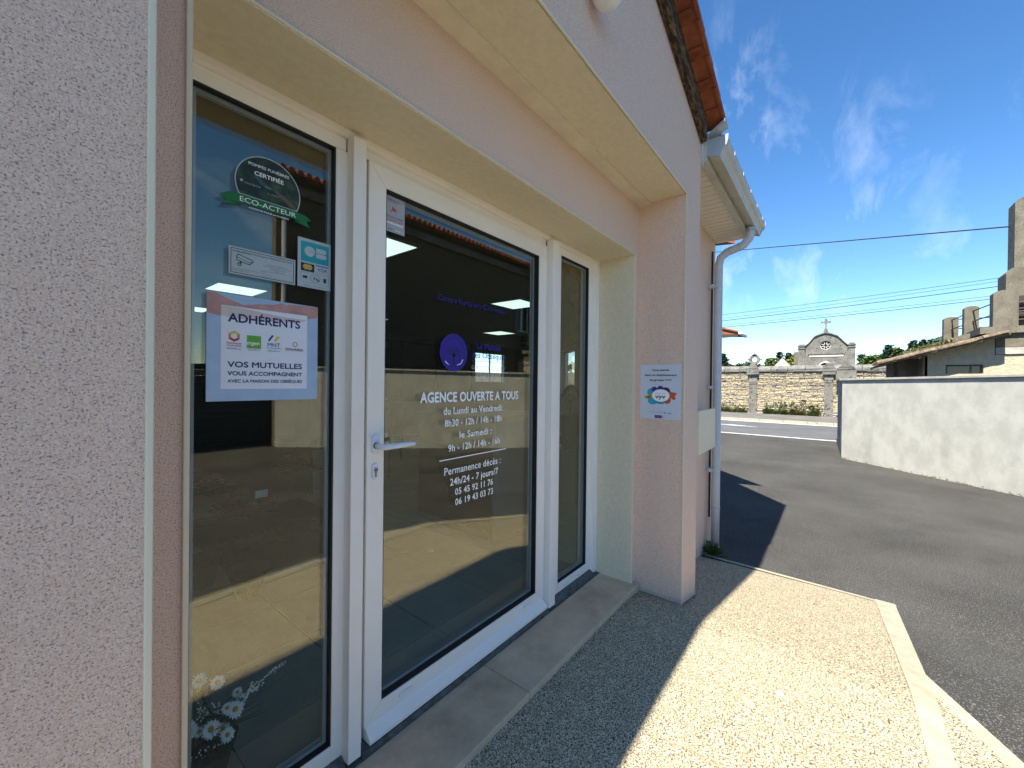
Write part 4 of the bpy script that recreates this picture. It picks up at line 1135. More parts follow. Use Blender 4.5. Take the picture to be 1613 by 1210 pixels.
# metal tree ornament on a stand
tr = thing('tree_ornament', 'black metal tree of leaves standing behind the right pane', 'ornament', (4.2, 2.45, 0.5))
mb = MB(); lf_ = MB()
def branch(p, a, l_, w_, d_):
    e_ = (p[0] + math.cos(a) * l_, p[1] + math.sin(a) * l_)
    mb.tube([(p[0], 2.45, p[1]), (e_[0], 2.45, e_[1])], w_, 5)
    if d_ == 0:
        for s_ in (-0.9, 0, 0.9):
            c_ = (e_[0] + math.cos(a + s_) * 0.03, e_[1] + math.sin(a + s_) * 0.03)
            dx, dz = math.cos(a + s_) * 0.026, math.sin(a + s_) * 0.026
            lf_.add([(c_[0] - dx, 2.45, c_[1] - dz), (c_[0] + dz * .5, 2.448, c_[1] - dx * .5), (c_[0] + dx, 2.45, c_[1] + dz), (c_[0] - dz * .5, 2.452, c_[1] + dx * .5)], [(0, 1, 2, 3)])
    else:
        for s_ in (-0.5, 0.1, 0.6): branch(e_, a + s_, l_ * 0.72, w_ * 0.7, d_ - 1)
branch((4.2, 1.50), 1.57, 0.13, 0.012, 3)
obj('tree_branches', mb, 'black', tr); obj('metal_leaf', lf_, 'black', tr)
obj('planter', MB().lathe([(0.10, 0), (0.13, 0.35), (0.14, 0.40)], (4.2, 2.45, 1.12), 14), 'black', tr)
obj('pedestal', MB().box(4.05, 4.35, 2.30, 2.60, 0.5, 1.12), 'desk', tr)

# daisies in a dark pot behind the left pane
dz = thing('daisy_pot', 'black pot of white daisies with grasses behind the left pane', 'plant', (0.40, 1.66, 0.5))
def daisy(c, r, tilt, az):
    mb = MB(); n = 15
    M_ = Matrix.Translation(c) @ Matrix.Rotation(az, 4, 'Z') @ Matrix.Rotation(tilt, 4, 'X')
    for k in range(n):
        a = 2 * math.pi * k / n + random.uniform(-.06, .06); rr = r * random.uniform(0.88, 1.05)
        def P(rad, off, h_): return M_ @ Vector((math.cos(a) * rad - math.sin(a) * off, math.sin(a) * rad + math.cos(a) * off, h_))
        w_ = r * 0.15
        mb.add([P(r * 0.22, -w_ * 0.5, 0), P(rr * 0.75, -w_, 0.002), P(rr, 0, -0.002), P(rr * 0.75, w_, 0.002), P(r * 0.22, w_ * 0.5, 0)], [(0, 1, 2, 3, 4)], 0)
    prof_ = [(0.30, 0.0), (0.27, 0.08), (0.15, 0.14), (0.02, 0.16)]
    m2 = MB().lathe([(p * r, q * r) for p, q in prof_], (0, 0, 0.001), 12).xf(M_)
    mb.add(m2.v, m2.f, 1)
    return mb
stems = MB()
for (x, z), r in (((0.424, 0.743), .030), ((0.489, 0.776), .029), ((0.468, 0.790), .020), ((0.371, 0.766), .027), ((0.398, 0.735), .019), ((0.466, 0.705), .024), ((0.473, 0.684), .023), ((0.449, 0.872), .025), ((0.506, 0.807), .018), ((0.40, 0.90), .024)):
    yy = 1.60 + random.uniform(-0.03, 0.05)
    obj('daisy', daisy((x, yy, z), r, math.radians(62) + random.uniform(-.2, .2), random.uniform(-.4, .2)), ['petal', 'disc'], dz)
    stems.tube([(0.40, 1.67, 0.62), ((0.40 + x) / 2, 1.67, (0.6 + z) / 2 + 0.03), (x, yy + 0.01, z - 0.006)], 0.0022, 5)
obj('stem', stems, 'stem', dz)
gr = MB()
for k in range(60):
    a = random.uniform(-0.9, 0.9); l_ = random.uniform(0.12, 0.34)
    d_ = Vector((math.sin(a) * 0.9 + 0.2, random.uniform(-.3, .15), random.uniform(0.3, 1.0))).normalized()
    b_ = Vector((0.40, 1.67, 0.64)); m1 = b_ + d_ * l_ * 0.6; e_ = b_ + d_ * l_ + Vector((0.02, 0, -0.03))
    s_ = Vector((0.003, 0.003, 0))
    gr.add([b_ - s_, b_ + s_, m1 + s_, e_, m1 - s_], [(0, 1, 2, 3, 4)])
obj('grass_blades', gr, 'stem', dz)
sp = MB()
for (x0, z0, x1, z1) in ((0.53, 0.80, 0.66, 0.845), (0.50, 0.79, 0.585, 0.80), (0.51, 0.75, 0.55, 0.83)):
    for k in range(40):
        t_ = random.random(); c_ = Vector((x0 + (x1 - x0) * t_, 1.60 + random.uniform(-.004, .004), z0 + (z1 - z0) * t_ + random.uniform(-.007, .007)))
        s_ = 0.0035
        sp.add([c_ + Vector((-s_, 0, 0)), c_ + Vector((0, 0, -s_)), c_ + Vector((s_, 0, 0)), c_ + Vector((0, 0, s_))], [(0, 1, 2, 3)])
for k in range(70):
    c_ = Vector((random.choice((0.395, 0.41, 0.44, 0.365)) + random.gauss(0, .008), 1.60, random.choice((0.80, 0.66, 0.68, 0.82)) + random.gauss(0, .012))); s_ = 0.003
    sp.add([c_ + Vector((-s_, 0, 0)), c_ + Vector((0, 0, -s_)), c_ + Vector((s_, 0, 0)), c_ + Vector((0, 0, s_))], [(0, 1, 2, 3)])
obj('tiny_white_flowers', sp, 'petal', dz, stuff=True)
obj('pot', MB().lathe([(0.08, 0), (0.12, 0.14), (0.125, 0.16)], (0.40, 1.68, 0.5), 18), 'black', dz)

# windows in the end wall and back wall
wn = MB(); dbox(wn, SW0, SW0 + 0.06, 1.6, 2.75, 0.05, 0.1); dbox(wn, SW1 - 0.06, SW1, 1.6, 2.75, 0.05, 0.1); dbox(wn, SW0, SW1, 1.6, 1.66, 0.05, 0.1); dbox(wn, SW0, SW1, 2.69, 2.75, 0.05, 0.1)
wo = obj('end_window', wn, 'pvc', shop)
mb = MB(); dbox(mb, SW0 + 0.06, SW1 - 0.06, 1.66, 2.69, 0.07, 0.075); obj('glass_pane', mb, 'glass', wo)
bwn = obj('back_window', MB().box(9.9, 9.95, 9.55, 9.6, 1.9, 2.9).box(11.45, 11.5, 9.55, 9.6, 1.9, 2.9).box(10.68, 10.72, 9.55, 9.6, 1.9, 2.9), 'pvc', shop)

# ------------------------------------------------------------------ white boundary wall
W0 = Vector((13.68, -0.17)); W1 = Vector((4.45, -8.80))
Wd = (W1 - W0); WL = Wd.length; Wd.normalize(); Wn = Vector((Wd.y, -Wd.x))   # Wn away from camera side?
if (Vector((0, 0)) - W0).dot(Wn) > 0: Wn = -Wn
bw = thing('boundary_wall', 'long white rendered boundary wall with grey coping across the yard', 'wall', (9.0, -4.5, 0))
def wtop(s): return 2.04 + 0.19 * s / WL
mb = MB(); segs = 13
for i in range(segs):
    s0, s1 = WL * i / segs, WL * (i + 1) / segs
    a = W0 + Wd * s0; b_ = W0 + Wd * s1; c = b_ + Wn * 0.2; d_ = a + Wn * 0.2
    v = [(a.x, a.y, -0.1), (b_.x, b_.y, -0.1), (c.x, c.y, -0.1), (d_.x, d_.y, -0.1), (a.x, a.y, wtop(s0)), (b_.x, b_.y, wtop(s1)), (c.x, c.y, wtop(s1)), (d_.x, d_.y, wtop(s0))]
    mb.add(v, [(0, 1, 5, 4), (2, 3, 7, 6)] + ([(3, 0, 4, 7)] if i == 0 else []) + ([(1, 2, 6, 5)] if i == segs - 1 else []))
obj('wall_face', mb, 'whitewall', bw)
ncop = 14
for i in range(ncop):
    s0, s1 = WL * i / ncop + 0.004, WL * (i + 1) / ncop - 0.004
    a = W0 + Wd * s0 - Wn * 0.045; b_ = W0 + Wd * s1 - Wn * 0.045; c = b_ + Wn * 0.29; d_ = a + Wn * 0.29
    j = random.uniform(-0.004, 0.004)
    v = [(p.x, p.y, wtop(s) + h_ + j) for p, s, h_ in ((a, s0, 0.004), (b_, s1, 0.004), (c, s1, 0.004), (d_, s0, 0.004), (a, s0, 0.05), (b_, s1, 0.05), (c, s1, 0.06), (d_, s0, 0.06))]
    obj('coping_stone', MB().add(v, [(0, 3, 2, 1), (4, 5, 6, 7), (0, 1, 5, 4), (1, 2, 6, 5), (2, 3, 7, 6), (3, 0, 4, 7)]), 'coping', bw, bevel=0.004)
rw = MB().prism([(13.68, -0.17), (17.0, -0.10), (17.0, -0.30), (13.74, -0.36)], 'z', -0.1, 2.04)
obj('return_wall', rw, 'shadegrey', bw)  # same wall turned from the sun, its shade painted in as darker render
obj('return_coping', MB().prism([(13.70, -0.11), (17.0, -0.05), (17.0, -0.35), (13.80, -0.40)], 'z', 2.045, 2.095), 'coping', bw)
st = MB()
for s, z0, w_, h_ in ():
    pass
# dirt where the wall meets the ground and a few weeds
def wl(s, off=-0.004): p = W0 + Wd * s - Wn * (-off if off > 0 else -off); return p
wdm = MB()
for _ in range(90):
    s = random.uniform(0.0, 6.0); p = W0 + Wd * s - Wn * random.uniform(0.0, 0.05)
    c_ = leaf_cluster((p.x, p.y, 0.0), 3, 0.05, 0.05, 0.8, 0.35); wdm.add(c_.v, c_.f)
tag(obj('wall_foot_weeds', wdm, 'weed', stuff=True), 'thin line of weeds at the foot of the white boundary wall', 'weeds')

# dark sliding gate left of the white wall (seen mirrored in the panes)
gt = thing('yard_gate', 'dark steel slatted gate closing the yard at the end of the white wall', 'gate', (1.0, -9.0, 0))
for k in range(15):
    obj('gate_slat', MB().box(-4.4, 4.35, -9.03, -9.0, 0.12 + k * 0.143, 0.12 + k * 0.143 + 0.139), 'hedge', gt)
obj('gate_frame', MB().box(-4.5, -4.4, -9.05, -8.98, 0, 2.35).box(4.35, 4.44, -9.05, -8.98, 0, 2.35).box(-0.05, 0.05, -9.06, -9.03, 0, 2.3), 'black', gt)

# tall house opposite (seen mirrored in the panes)
hs_ = thing('neighbour_house', 'tall brown rendered two storey house behind the white wall', 'house', (11, -12, 0))
hw = MB(); HX0, HX1, HY = 4.45, 18.0, -8.82
wins = [(14.9, 15.9, 4.3, 5.7)]
xsx = [HX0] + [v for w_ in wins for v in w_[:2]] + [HX1]
hw.box(HX0, HX1, HY - 0.25, HY, 0, 4.3).box(HX0, HX1, HY - 0.25, HY, 5.7, 7.35)
for a, b_ in zip(xsx[0::2], xsx[1::2]): hw.box(a, b_, HY - 0.25, HY, 4.3, 5.7)
hw.prism([(HX0, HY - 0.25), (HX0 + 0.3, HY - 0.25), (7.6, -16), (7.3, -16)], 'z', 0, 7.35).box(HX1 - 0.25, HX1, -16, HY - 0.25, 0, 7.35).box(7.3, HX1, -16.2, -16, 0, 7.35)
obj('house_wall', hw, 'brown_r', hs_)
obj('cornice', MB().box(HX0 - 0.1, HX1 + 0.1, HY, HY + 0.12, 6.95, 7.2).box(HX0 - 0.15, HX1 + 0.15, HY, HY + 0.25, 7.35, 7.45), 'greystone', hs_)
for x0, x1, z0, z1 in wins:
    wf = obj('window', MB().box(x0, x0 + 0.07, HY - 0.2, HY - 0.12, z0, z1).box(x1 - 0.07, x1, HY - 0.2, HY - 0.12, z0, z1).box(x0 + 0.07, x1 - 0.07, HY - 0.2, HY - 0.12, z0, z0 + 0.07).box(x0 + 0.07, x1 - 0.07, HY - 0.2, HY - 0.12, z1 - 0.07, z1).box((x0 + x1) / 2 - 0.04, (x0 + x1) / 2 + 0.04, HY - 0.2, HY - 0.12, z0 + 0.07, z1 - 0.07), 'pvc', hs_)
    obj('window_glass', MB().box(x0 + 0.05, x1 - 0.05, HY - 0.17, HY - 0.16, z0 + 0.05, z1 - 0.05), 'glassdark', wf)
    obj('stone_surround', MB().box(x0 - 0.2, x0, HY, HY + 0.05, z0 - 0.1, z1 + 0.2).box(x1, x1 + 0.2, HY, HY + 0.05, z0 - 0.1, z1 + 0.2).box(x0, x1, HY, HY + 0.05, z1, z1 + 0.2).box(x0 - 0.25, x1 + 0.25, HY, HY + 0.1, z0 - 0.22, z0 - 0.1), 'greystone', wf)
rf = MB()
slab([(HX0 + 0.1, HY + 0.35), (HX1 + 0.2, HY + 0.35), (HX1 - 3.5, -12.5), (HX0 + 4.2, -12.5)], lambda x, y: 7.47 + (HY + 0.35 - y) * 0.30, 0.07, rf)
slab([(HX0 + 4.2, -12.5), (HX1 - 3.5, -12.5), (HX1 + 0.2, -16.4), (7.3, -16.4)], lambda x, y: 7.40 + (y + 16.5) * 0.30, 0.07, rf)
rfo = obj('roof', rf, 'tilered', hs_)
mb = MB()
for k in range(62):
    x = HX0 + k * 0.22
    mb.tube([(x, HY + 0.42, 7.43), (x, HY - 0.3, 7.66)], 0.085, 6)
obj('eave_tiles', mb, 'tile', rfo, stuff=True)
obj('house_downpipe', MB().tube([(4.62, HY + 0.08, 7.3), (4.62, HY + 0.08, 0.2)], 0.06, 8), 'pipe', hs_)

# ------------------------------------------------------------------ cemetery wall across the road
cw = thing('cemetery_wall', 'long pale rubble stone cemetery wall with grey coping across the road', 'wall', (29.6, 0, 0))
CX = 29.5
obj('wall_core', MB().box(CX + 0.02, CX + 0.5, -30, 40, 0, 2.72), 'mortar', cw)
def stone_field(mb, y0, y1, z0, z1, hmin, hmax, wmin, wmax, pr0=0.0, pr1=0.04, gap=0.012):
    z = z0
    while z < z1 - 0.03:
        h_ = min(random.uniform(hmin, hmax), z1 - z)
        y = y0 + random.uniform(-0.2, 0)
        while y < y1:
            w_ = random.uniform(wmin, wmax)
            a, b_ = max(y, y0), min(y + w_, y1)
            if b_ - a > 0.05:
                x = CX - random.uniform(pr0, pr1)
                g_ = gap * random.uniform(0.5, 1.6)
                dz_ = random.uniform(-0.008, 0.008)
                v = [(CX + 0.04, a, z + dz_), (CX + 0.04, b_ - g_, z), (CX + 0.04, b_ - g_, z + h_ - g_), (CX + 0.04, a, z + h_ - g_ + dz_),
                     (x, a + 0.012, z + 0.010 + dz_), (x - random.uniform(-.01, .01), b_ - g_ - 0.012, z + 0.008), (x, b_ - g_ - 0.012, z + h_ - g_ - 0.010), (x, a + 0.012, z + h_ - g_ - 0.012 + dz_)]
                mb.add(v, [(4, 7, 6, 5), (0, 4, 5, 1), (3, 2, 6, 7), (0, 3, 7, 4), (1, 5, 6, 2)], random.choice((0, 0, 1, 2)))
            y += w_
        z += h_
MT['ls1'] = mat('pale_limestone_block', (0.60, 0.50, 0.32), 0.95, (0.46, 0.38, 0.25), 2.5, 5, 0.4, 20, 0.01)
MT['ls2'] = mat('grey_limestone_block', (0.34, 0.31, 0.25), 0.95, (0.50, 0.43, 0.30), 2.0, 5, 0.4, 20, 0.01)
PIL = [(3.78, 4.22), (0.03, 0.43)]
mb = MB()
stone_field(mb, -6, 12, 0.52, 2.70, 0.05, 0.11, 0.12, 0.42, -0.01, 0.045)
obj('rubble_stones', mb, ['limestone', 'ls1', 'ls2'], cw, stuff=True)
mb = MB()
stone_field(mb, -6, 12, 0.12, 0.52, 0.09, 0.15, 0.2, 0.55, 0.03, 0.10, 0.03)
obj('footing_stones', mb, ['ls1', 'ls2', 'palestone'], cw, stuff=True)
for k in range(27):
    y = -8 + k * 0.85
    j = random.uniform(-.015, .015)
    obj('coping_stone', MB().prism([(CX - 0.12, 2.74 + j), (CX + 0.62, 2.74 + j), (CX + 0.62, 2.86 + j), (CX + 0.3, 3.12 + j), (CX + 0.2, 3.12 + j), (CX - 0.12, 2.90 + j)], 'y', y + 0.01, y + 0.84) if False else
        MB().add([(CX - 0.12, y + 0.01, 2.74 + j), (CX - 0.12, y + 0.84, 2.74 + j), (CX - 0.12, y + 0.84, 2.90 + j), (CX - 0.12, y + 0.01, 2.90 + j), (CX + 0.22, y + 0.01, 3.10 + j), (CX + 0.22, y + 0.84, 3.10 + j), (CX + 0.6, y + 0.01, 2.88 + j), (CX + 0.6, y + 0.84, 2.88 + j), (CX + 0.6, y + 0.01, 2.74 + j), (CX + 0.6, y + 0.84, 2.74 + j)],
                 [(0, 3, 2, 1), (3, 4, 5, 2), (4, 6, 7, 5), (6, 8, 9, 7), (0, 1, 9, 8), (0, 8, 6, 4, 3), (1, 2, 5, 7, 9)]), 'greystone', cw)
for i, (y0, y1) in enumerate(PIL):
    p = obj('wall_pier', MB().box(CX - 0.12, CX + 0.3, y0, y1, 0.1, 2.62), 'greystone', cw)
    obj('pier_cap', MB().prism([(y0 - 0.10, 2.55), (y1 + 0.10, 2.55), (y1 + 0.10, 2.85), ((y0 + y1) / 2 + 0.12, 3.22), ((y0 + y1) / 2 - 0.12, 3.22), (y0 - 0.10, 2.85)], 'x', CX - 0.25, CX + 0.45), 'greystone', p)
yc = 3.95
ringm = MB(); n = 20
for k in range(n):
    a0, a1 = 2 * math.pi * k / n, 2 * math.pi * (k + 1) / n
    def Q(r_, a, x): return (x, yc + r_ * math.cos(a), 3.50 + r_ * math.sin(a))
    v = [Q(0.15, a0, CX - 0.05), Q(0.30, a0, CX - 0.05), Q(0.30, a1, CX - 0.05), Q(0.15, a1, CX - 0.05), Q(0.15, a0, CX + 0.15), Q(0.30, a0, CX + 0.15), Q(0.30, a1, CX + 0.15), Q(0.15, a1, CX + 0.15)]
    ringm.add(v, [(0, 1, 2, 3), (7, 6, 5, 4), (1, 5, 6, 2), (0, 3, 7, 4)])
ringm.prism([(yc - 0.2, 3.72), (yc + 0.2, 3.72), (yc, 3.92)], 'x', CX - 0.05, CX + 0.15).box(CX - 0.05, CX + 0.15, yc - 0.38, yc - 0.28, 3.45, 3.56).box(CX - 0.05, CX + 0.15, yc + 0.28, yc + 0.38, 3.45, 3.56)
obj('ring_finial', ringm, 'greystone', cw)
# rounded stone stele showing above the white wall
tag(obj('rounded_stele', MB().prism([(-0.95, 2.2), (-0.10, 2.2), (-0.10, 2.75), (-0.22, 2.98), (-0.42, 3.10), (-0.64, 3.10), (-0.84, 2.98), (-0.95, 2.75)], 'x', 28.9, 29.2), 'greystone'),
    'round topped grey stone standing against the cemetery wall', 'stone')
# weeds on the wall foot
for i, (y0, y1, n, hh, lab) in enumerate(((4.3, 5.9, 90, 0.28, 'leftmost green tufts rooted at the foot of the cemetery wall'), (2.2, 3.4, 150, 0.34, 'bushiest green tuft right of the ringed pier'), (0.6, 2.1, 160, 0.36, 'green tufts just left of the right hand pier'))):
    mb = MB()
    for _ in range(n):
        yy = random.uniform(y0, y1); zz = random.uniform(0.15, 0.3) + (hh if random.random() < 0.2 else 0)
        c_ = leaf_cluster((CX - 0.14, y0 + (y1 - y0) * (0.5 + 0.42 * math.sin(yy * 9.0)) if random.random() < 0.6 else yy, zz * random.uniform(0.5, 1.5)), 6, 0.15, 0.13, 0.8, 0.5); mb.add(c_.v, c_.f)
    tag(obj('wall_plants', mb, 'weed', stuff=True), lab, 'weeds')
mb = leaf_cluster((CX - 0.08, 1.4, 0.95), 50, 0.25, 0.14); 
tag(obj('fern_tuft', mb, 'weed'), 'single small fern growing high in the stone wall', 'plant')
mb = leaf_cluster((CX - 0.08, 1.0, 0.62), 60, 0.2, 0.14)
tag(obj('fern_tuft', mb, 'leaf'), 'dark green fern tuft on the wall footing near the right pier', 'plant')
gv = thing('pointed_tomb', 'small pointed stone tomb top showing behind the cemetery wall', 'tomb', (33, 3.0, 0))
obj('tomb_body', MB().prism([(2.1, 0), (3.5, 0), (3.5, 2.9), (2.8, 3.75), (2.1, 2.9)], 'x', 33, 34.5), 'palestone', gv)
obj('tomb_cross', MB().box(33.3, 33.4, 2.76, 2.84, 3.7, 4.15).box(33.3, 33.4, 2.66, 2.94, 3.92, 4.0), 'greystone', gv)
tag(obj('flat_tomb', MB().box(34, 35, -3.4, -1.6, 0, 3.28), 'palestone'), 'flat pale tomb roof showing right of the chapel', 'tomb')

# chapel
ch = thing('chapel', 'grey stone cemetery chapel with curved gable, rose window and cross', 'chapel', (47, 0.6, 0))
KX = 45.0; yc = 0.62
prof_ = [(2.16, 0), (2.16, 5.35), (1.85, 5.62), (1.42, 6.22), (1.05, 6.40), (0.64, 6.52), (0.22, 6.40), (-0.20, 6.20), (-0.62, 5.68), (-0.93, 5.35), (-0.93, 0)]
# facade with a round hole and an arched door built as strips
def in_prof_top(y):
    pts = prof_[1:-1]
    for (ya, za), (yb, zb) in zip(pts[:-1], pts[1:]):
        if yb <= y <= ya: return za + (zb - za) * (ya - y) / (ya - yb)
    return 5.35
mb = MB(); N_ = 62
RZ = 5.47; RR = 0.40
for k in range(N_):
    ya = 2.16 - 3.09 * k / N_; yb = 2.16 - 3.09 * (k + 1) / N_
    ym = (ya + yb) / 2; top = in_prof_top(ym)
    segs_ = []
    lo = 0
    if abs(ym - yc) < 0.42: lo = 3.55 + math.sqrt(max(0, 0.42 ** 2 - (ym - yc) ** 2)) * 0.9
    if abs(ym - yc) < RR:
        dzz = math.sqrt(RR ** 2 - (ym - yc) ** 2)
        segs_ = [(lo, RZ - dzz), (RZ + dzz, top)]
    else: segs_ = [(lo, top)]
    for a, b_ in segs_: mb.box(KX, KX + 0.5, yb, ya, a, b_)
obj('facade', mb, 'greystone', ch)
obj('nave', MB().prism([(2.0, 0), (2.0, 5.1), (0.62, 6.2), (-0.78, 5.1), (-0.78, 0)], 'x', KX + 0.55, KX + 6), 'greystone', ch)
rim = MB()
for (ya, za), (yb, zb) in zip(prof_[1:-2], prof_[2:-1]):
    rim.add([(KX - 0.12, ya, za), (KX - 0.12, yb, zb), (KX - 0.12, yb, zb + 0.10), (KX - 0.12, ya, za + 0.10), (KX + 0.6, ya, za), (KX + 0.6, yb, zb), (KX + 0.6, yb, zb + 0.10), (KX + 0.6, ya, za + 0.10)],
            [(0, 1, 2, 3), (3, 2, 6, 7), (0, 4, 5, 1), (7, 6, 5, 4)])
obj('gable_coping', rim, 'concdark', ch)
obj('rose_void', MB().box(KX + 0.3, KX + 0.32, yc - 0.42, yc + 0.42, RZ - 0.42, RZ + 0.42), 'black', ch)
rs = MB()
n = 24
for k in range(n):
    a0, a1 = 2 * math.pi * k / n, 2 * math.pi * (k + 1) / n
    P_ = lambda r_, a: (KX + 0.1, yc + r_ * math.cos(a), RZ + r_ * math.sin(a))
    rs.add([P_(0.34, a0), P_(0.405, a0), P_(0.405, a1), P_(0.34, a1)], [(0, 1, 2, 3)])
for k in range(8):
    a = math.pi / 8 + k * math.pi / 4
    c_ = (yc + 0.21 * math.cos(a), RZ + 0.21 * math.sin(a))
    d_ = (math.cos(a), math.sin(a)); s_ = (-d_[1] * 0.028, d_[0] * 0.028)
    rs.add([(KX + 0.1, c_[0] - d_[0] * .09 - s_[0], c_[1] - d_[1] * .09 - s_[1]), (KX + 0.1, c_[0] - d_[0] * .09 + s_[0], c_[1] - d_[1] * .09 + s_[1]), (KX + 0.1, c_[0] + d_[0] * .15 + s_[0], c_[1] + d_[1] * .15 + s_[1]), (KX + 0.1, c_[0] + d_[0] * .15 - s_[0], c_[1] + d_[1] * .15 - s_[1])], [(0, 1, 2, 3)])
for sy in (-1, 1):
    for sz in (-1, 1):
        rs.box(KX + 0.08, KX + 0.12, yc + sy * 0.09 - 0.035, yc + sy * 0.09 + 0.035, RZ + sz * 0.09 - 0.035, RZ + sz * 0.09 + 0.035)
obj('rose_tracery', rs, 'palestone', ch)
obj('inscription_band', MB().box(KX - 0.04, KX, -0.62, 1.78, 4.45, 4.66), 'palestone', ch)
obj('band_moulding', MB().box(KX - 0.1, KX, -0.68, 1.85, 4.68, 4.72), 'concdark', ch)
obj('door_arch', MB().prism([(yc + 0.42 * math.cos(math.pi * k / 12) * 1.25, 3.55 + 0.42 * math.sin(math.pi * k / 12) * 1.2) for k in range(13)] + [(yc - 0.40 + 0.80 * k / 12, 3.55 + math.sqrt(max(0, 0.1600 - (-0.40 + 0.80 * k / 12) ** 2)) * 0.92) for k in range(13)], 'x', KX - 0.05, KX), 'palestone', ch)
obj('door_void', MB().box(KX + 0.2, KX + 0.22, yc - 0.45, yc + 0.45, 2.5, 4.1), 'black', ch)
for (a, b_) in ((2.10, 2.58), (-1.38, -0.92)):
    pc = obj('corner_pier', MB().box(KX - 0.15, KX + 0.5, a, b_, 0, 5.2), 'greystone', ch)
    obj('pier_top', MB().box(KX - 0.22, KX + 0.56, a - 0.05, b_ + 0.05, 5.2, 5.28).box(KX - 0.15, KX + 0.5, a, b_, 5.28, 5.42).box(KX - 0.22, KX + 0.56, a - 0.05, b_ + 0.05, 5.42, 5.5).box(KX - 0.12, KX + 0.47, a + 0.04, b_ - 0.04, 5.5, 5.62), 'greystone', pc)
obj('side_buttress', MB().box(KX + 0.8, KX + 1.6, 2.58, 2.95, 0, 5.0), 'concdark', ch)
cr_b = MB().prism([(yc - 0.22, 6.5), (yc + 0.22, 6.5), (yc + 0.16, 6.75), (yc + 0.10, 6.95), (yc - 0.10, 6.95), (yc - 0.16, 6.75)], 'x', KX, KX + 0.4)
obj('cross_base', cr_b, 'greystone', ch)
obj('stone_cross', MB().box(KX + 0.13, KX + 0.27, yc - 0.055, yc + 0.055, 6.95, 7.80).box(KX + 0.13, KX + 0.27, yc - 0.32, yc + 0.32, 7.46, 7.58).box(KX + 0.12, KX + 0.28, yc - 0.13, yc + 0.13, 7.39, 7.66).box(KX + 0.12, KX + 0.28, yc - 0.35, yc - 0.25, 7.43, 7.62).box(KX + 0.12, KX + 0.28, yc + 0.25, yc + 0.35, 7.43, 7.62).box(KX + 0.12, KX + 0.28, yc - 0.09, yc + 0.09, 7.72, 7.82), 'greystone', ch)

# ------------------------------------------------------------------ lean-to building behind the white wall
lt = thing('outbuilding', 'low cream roughcast outbuilding with old tiled lean-to roof and terrace', 'building', (16, -3, 0))
def rk2(y): return 2.60 + (-1.27 - y) * 0.298
BX = 15.0
mb = MB()
mb.prism([(-1.85, 0), (-1.85, rk2(-1.85) - 0.03), (-3.05, rk2(-3.05) - 0.03), (-3.6, 3.2), (-9, 3.2), (-9, 0)], 'x', BX + 0.001, BX + 0.3)
lw = MB()
wy0, wy1, wz0, wz1 = -2.87, -2.23, 2.24, 2.47
lw.prism([(-1.85, 0), (-1.85, rk2(-1.85) - 0.03), (wy1, rk2(wy1) - 0.03), (wy1, 0)], 'x', BX, BX + 0.3)
lw.prism([(wy1, wz1), (wy1, rk2(wy1) - 0.03), (wy0, rk2(wy0) - 0.03), (wy0, wz1)], 'x', BX, BX + 0.3)
lw.box(BX, BX + 0.3, wy0, wy1, 0, wz0)
lw.prism([(wy0, 0), (wy0, rk2(wy0) - 0.03), (-3.05, rk2(-3.05) - 0.03), (-3.05, 0)], 'x', BX, BX + 0.3)
obj('gable_wall', lw, 'roughc', lt)
obj('side_wall', MB().box(BX + 0.01, BX + 0.3, -9, -3.052, 0, 2.70), 'roughc', lt)
wf = obj('window_frame', MB().box(BX + 0.08, BX + 0.13, wy0, wy1, wz1 - 0.04, wz1).box(BX + 0.08, BX + 0.13, wy0, wy0 + 0.04, wz0, wz1 - 0.04).box(BX + 0.08, BX + 0.13, wy1 - 0.04, wy1, wz0, wz1 - 0.04).box(BX + 0.08, BX + 0.13, wy0 + 0.18, wy0 + 0.21, wz0, wz1 - 0.04), 'gframe', lt)
obj('window_glass', MB().box(BX + 0.1, BX + 0.105, wy0, wy1, wz0, wz1), 'glassdark', wf)
obj('shed_back_wall', MB().box(BX + 1.2, BX + 1.3, -1.95, -1.20, 0, 2.7).box(BX + 0.0, BX + 1.2, -1.90, -1.852, 0, 2.7), 'shadegrey', lt)
obj('shed_post', MB().box(BX - 0.02, BX + 0.08, -1.32, -1.25, 0, 2.58), 'rust_iron', lt)
obj('shed_panel', MB().box(BX + 1.1, BX + 1.15, -1.62, -1.45, 2.0, 2.45), 'shadegrey', lt)
# lean-to roof: boarding plus separate cover tiles along the visible verge and the low eave
rfm = MB()
rfm.add([(BX - 0.45, -0.93, 2.50), (BX + 3, -0.93, 2.50), (BX + 3, -3.2, 3.18), (BX - 0.45, -3.2, 3.18), (BX - 0.45, -0.93, 2.46), (BX + 3, -0.93, 2.46), (BX + 3, -3.2, 3.14), (BX - 0.45, -3.2, 3.14)],
        [(0, 1, 2, 3), (4, 7, 6, 5), (0, 3, 7, 4), (0, 4, 5, 1), (1, 5, 6, 2), (2, 6, 7, 3)])
ro = obj('lean_to_roof', rfm, 'tileold', lt)
th2 = math.atan(0.30)
ht = MB(); nn = 6
for k in range(nn):
    a0, a1 = math.pi * k / nn, math.pi * (k + 1) / nn
    r0, r1 = 0.085, 0.070
    v = [(r_ * math.cos(a), yy, r_ * math.sin(a) * 0.8) for yy, rr_ in ((0.0, 1.0), (-0.42, 0.82)) for r_, a in ((r0 * rr_, a0), (r0 * rr_, a1), (r1 * rr_, a0), (r1 * rr_, a1))]
    ht.add(v, [(0, 1, 5, 4), (2, 6, 7, 3), (0, 2, 3, 1), (4, 5, 7, 6)])
htm = mesh_of('roof_tile', ht, 'tileold')
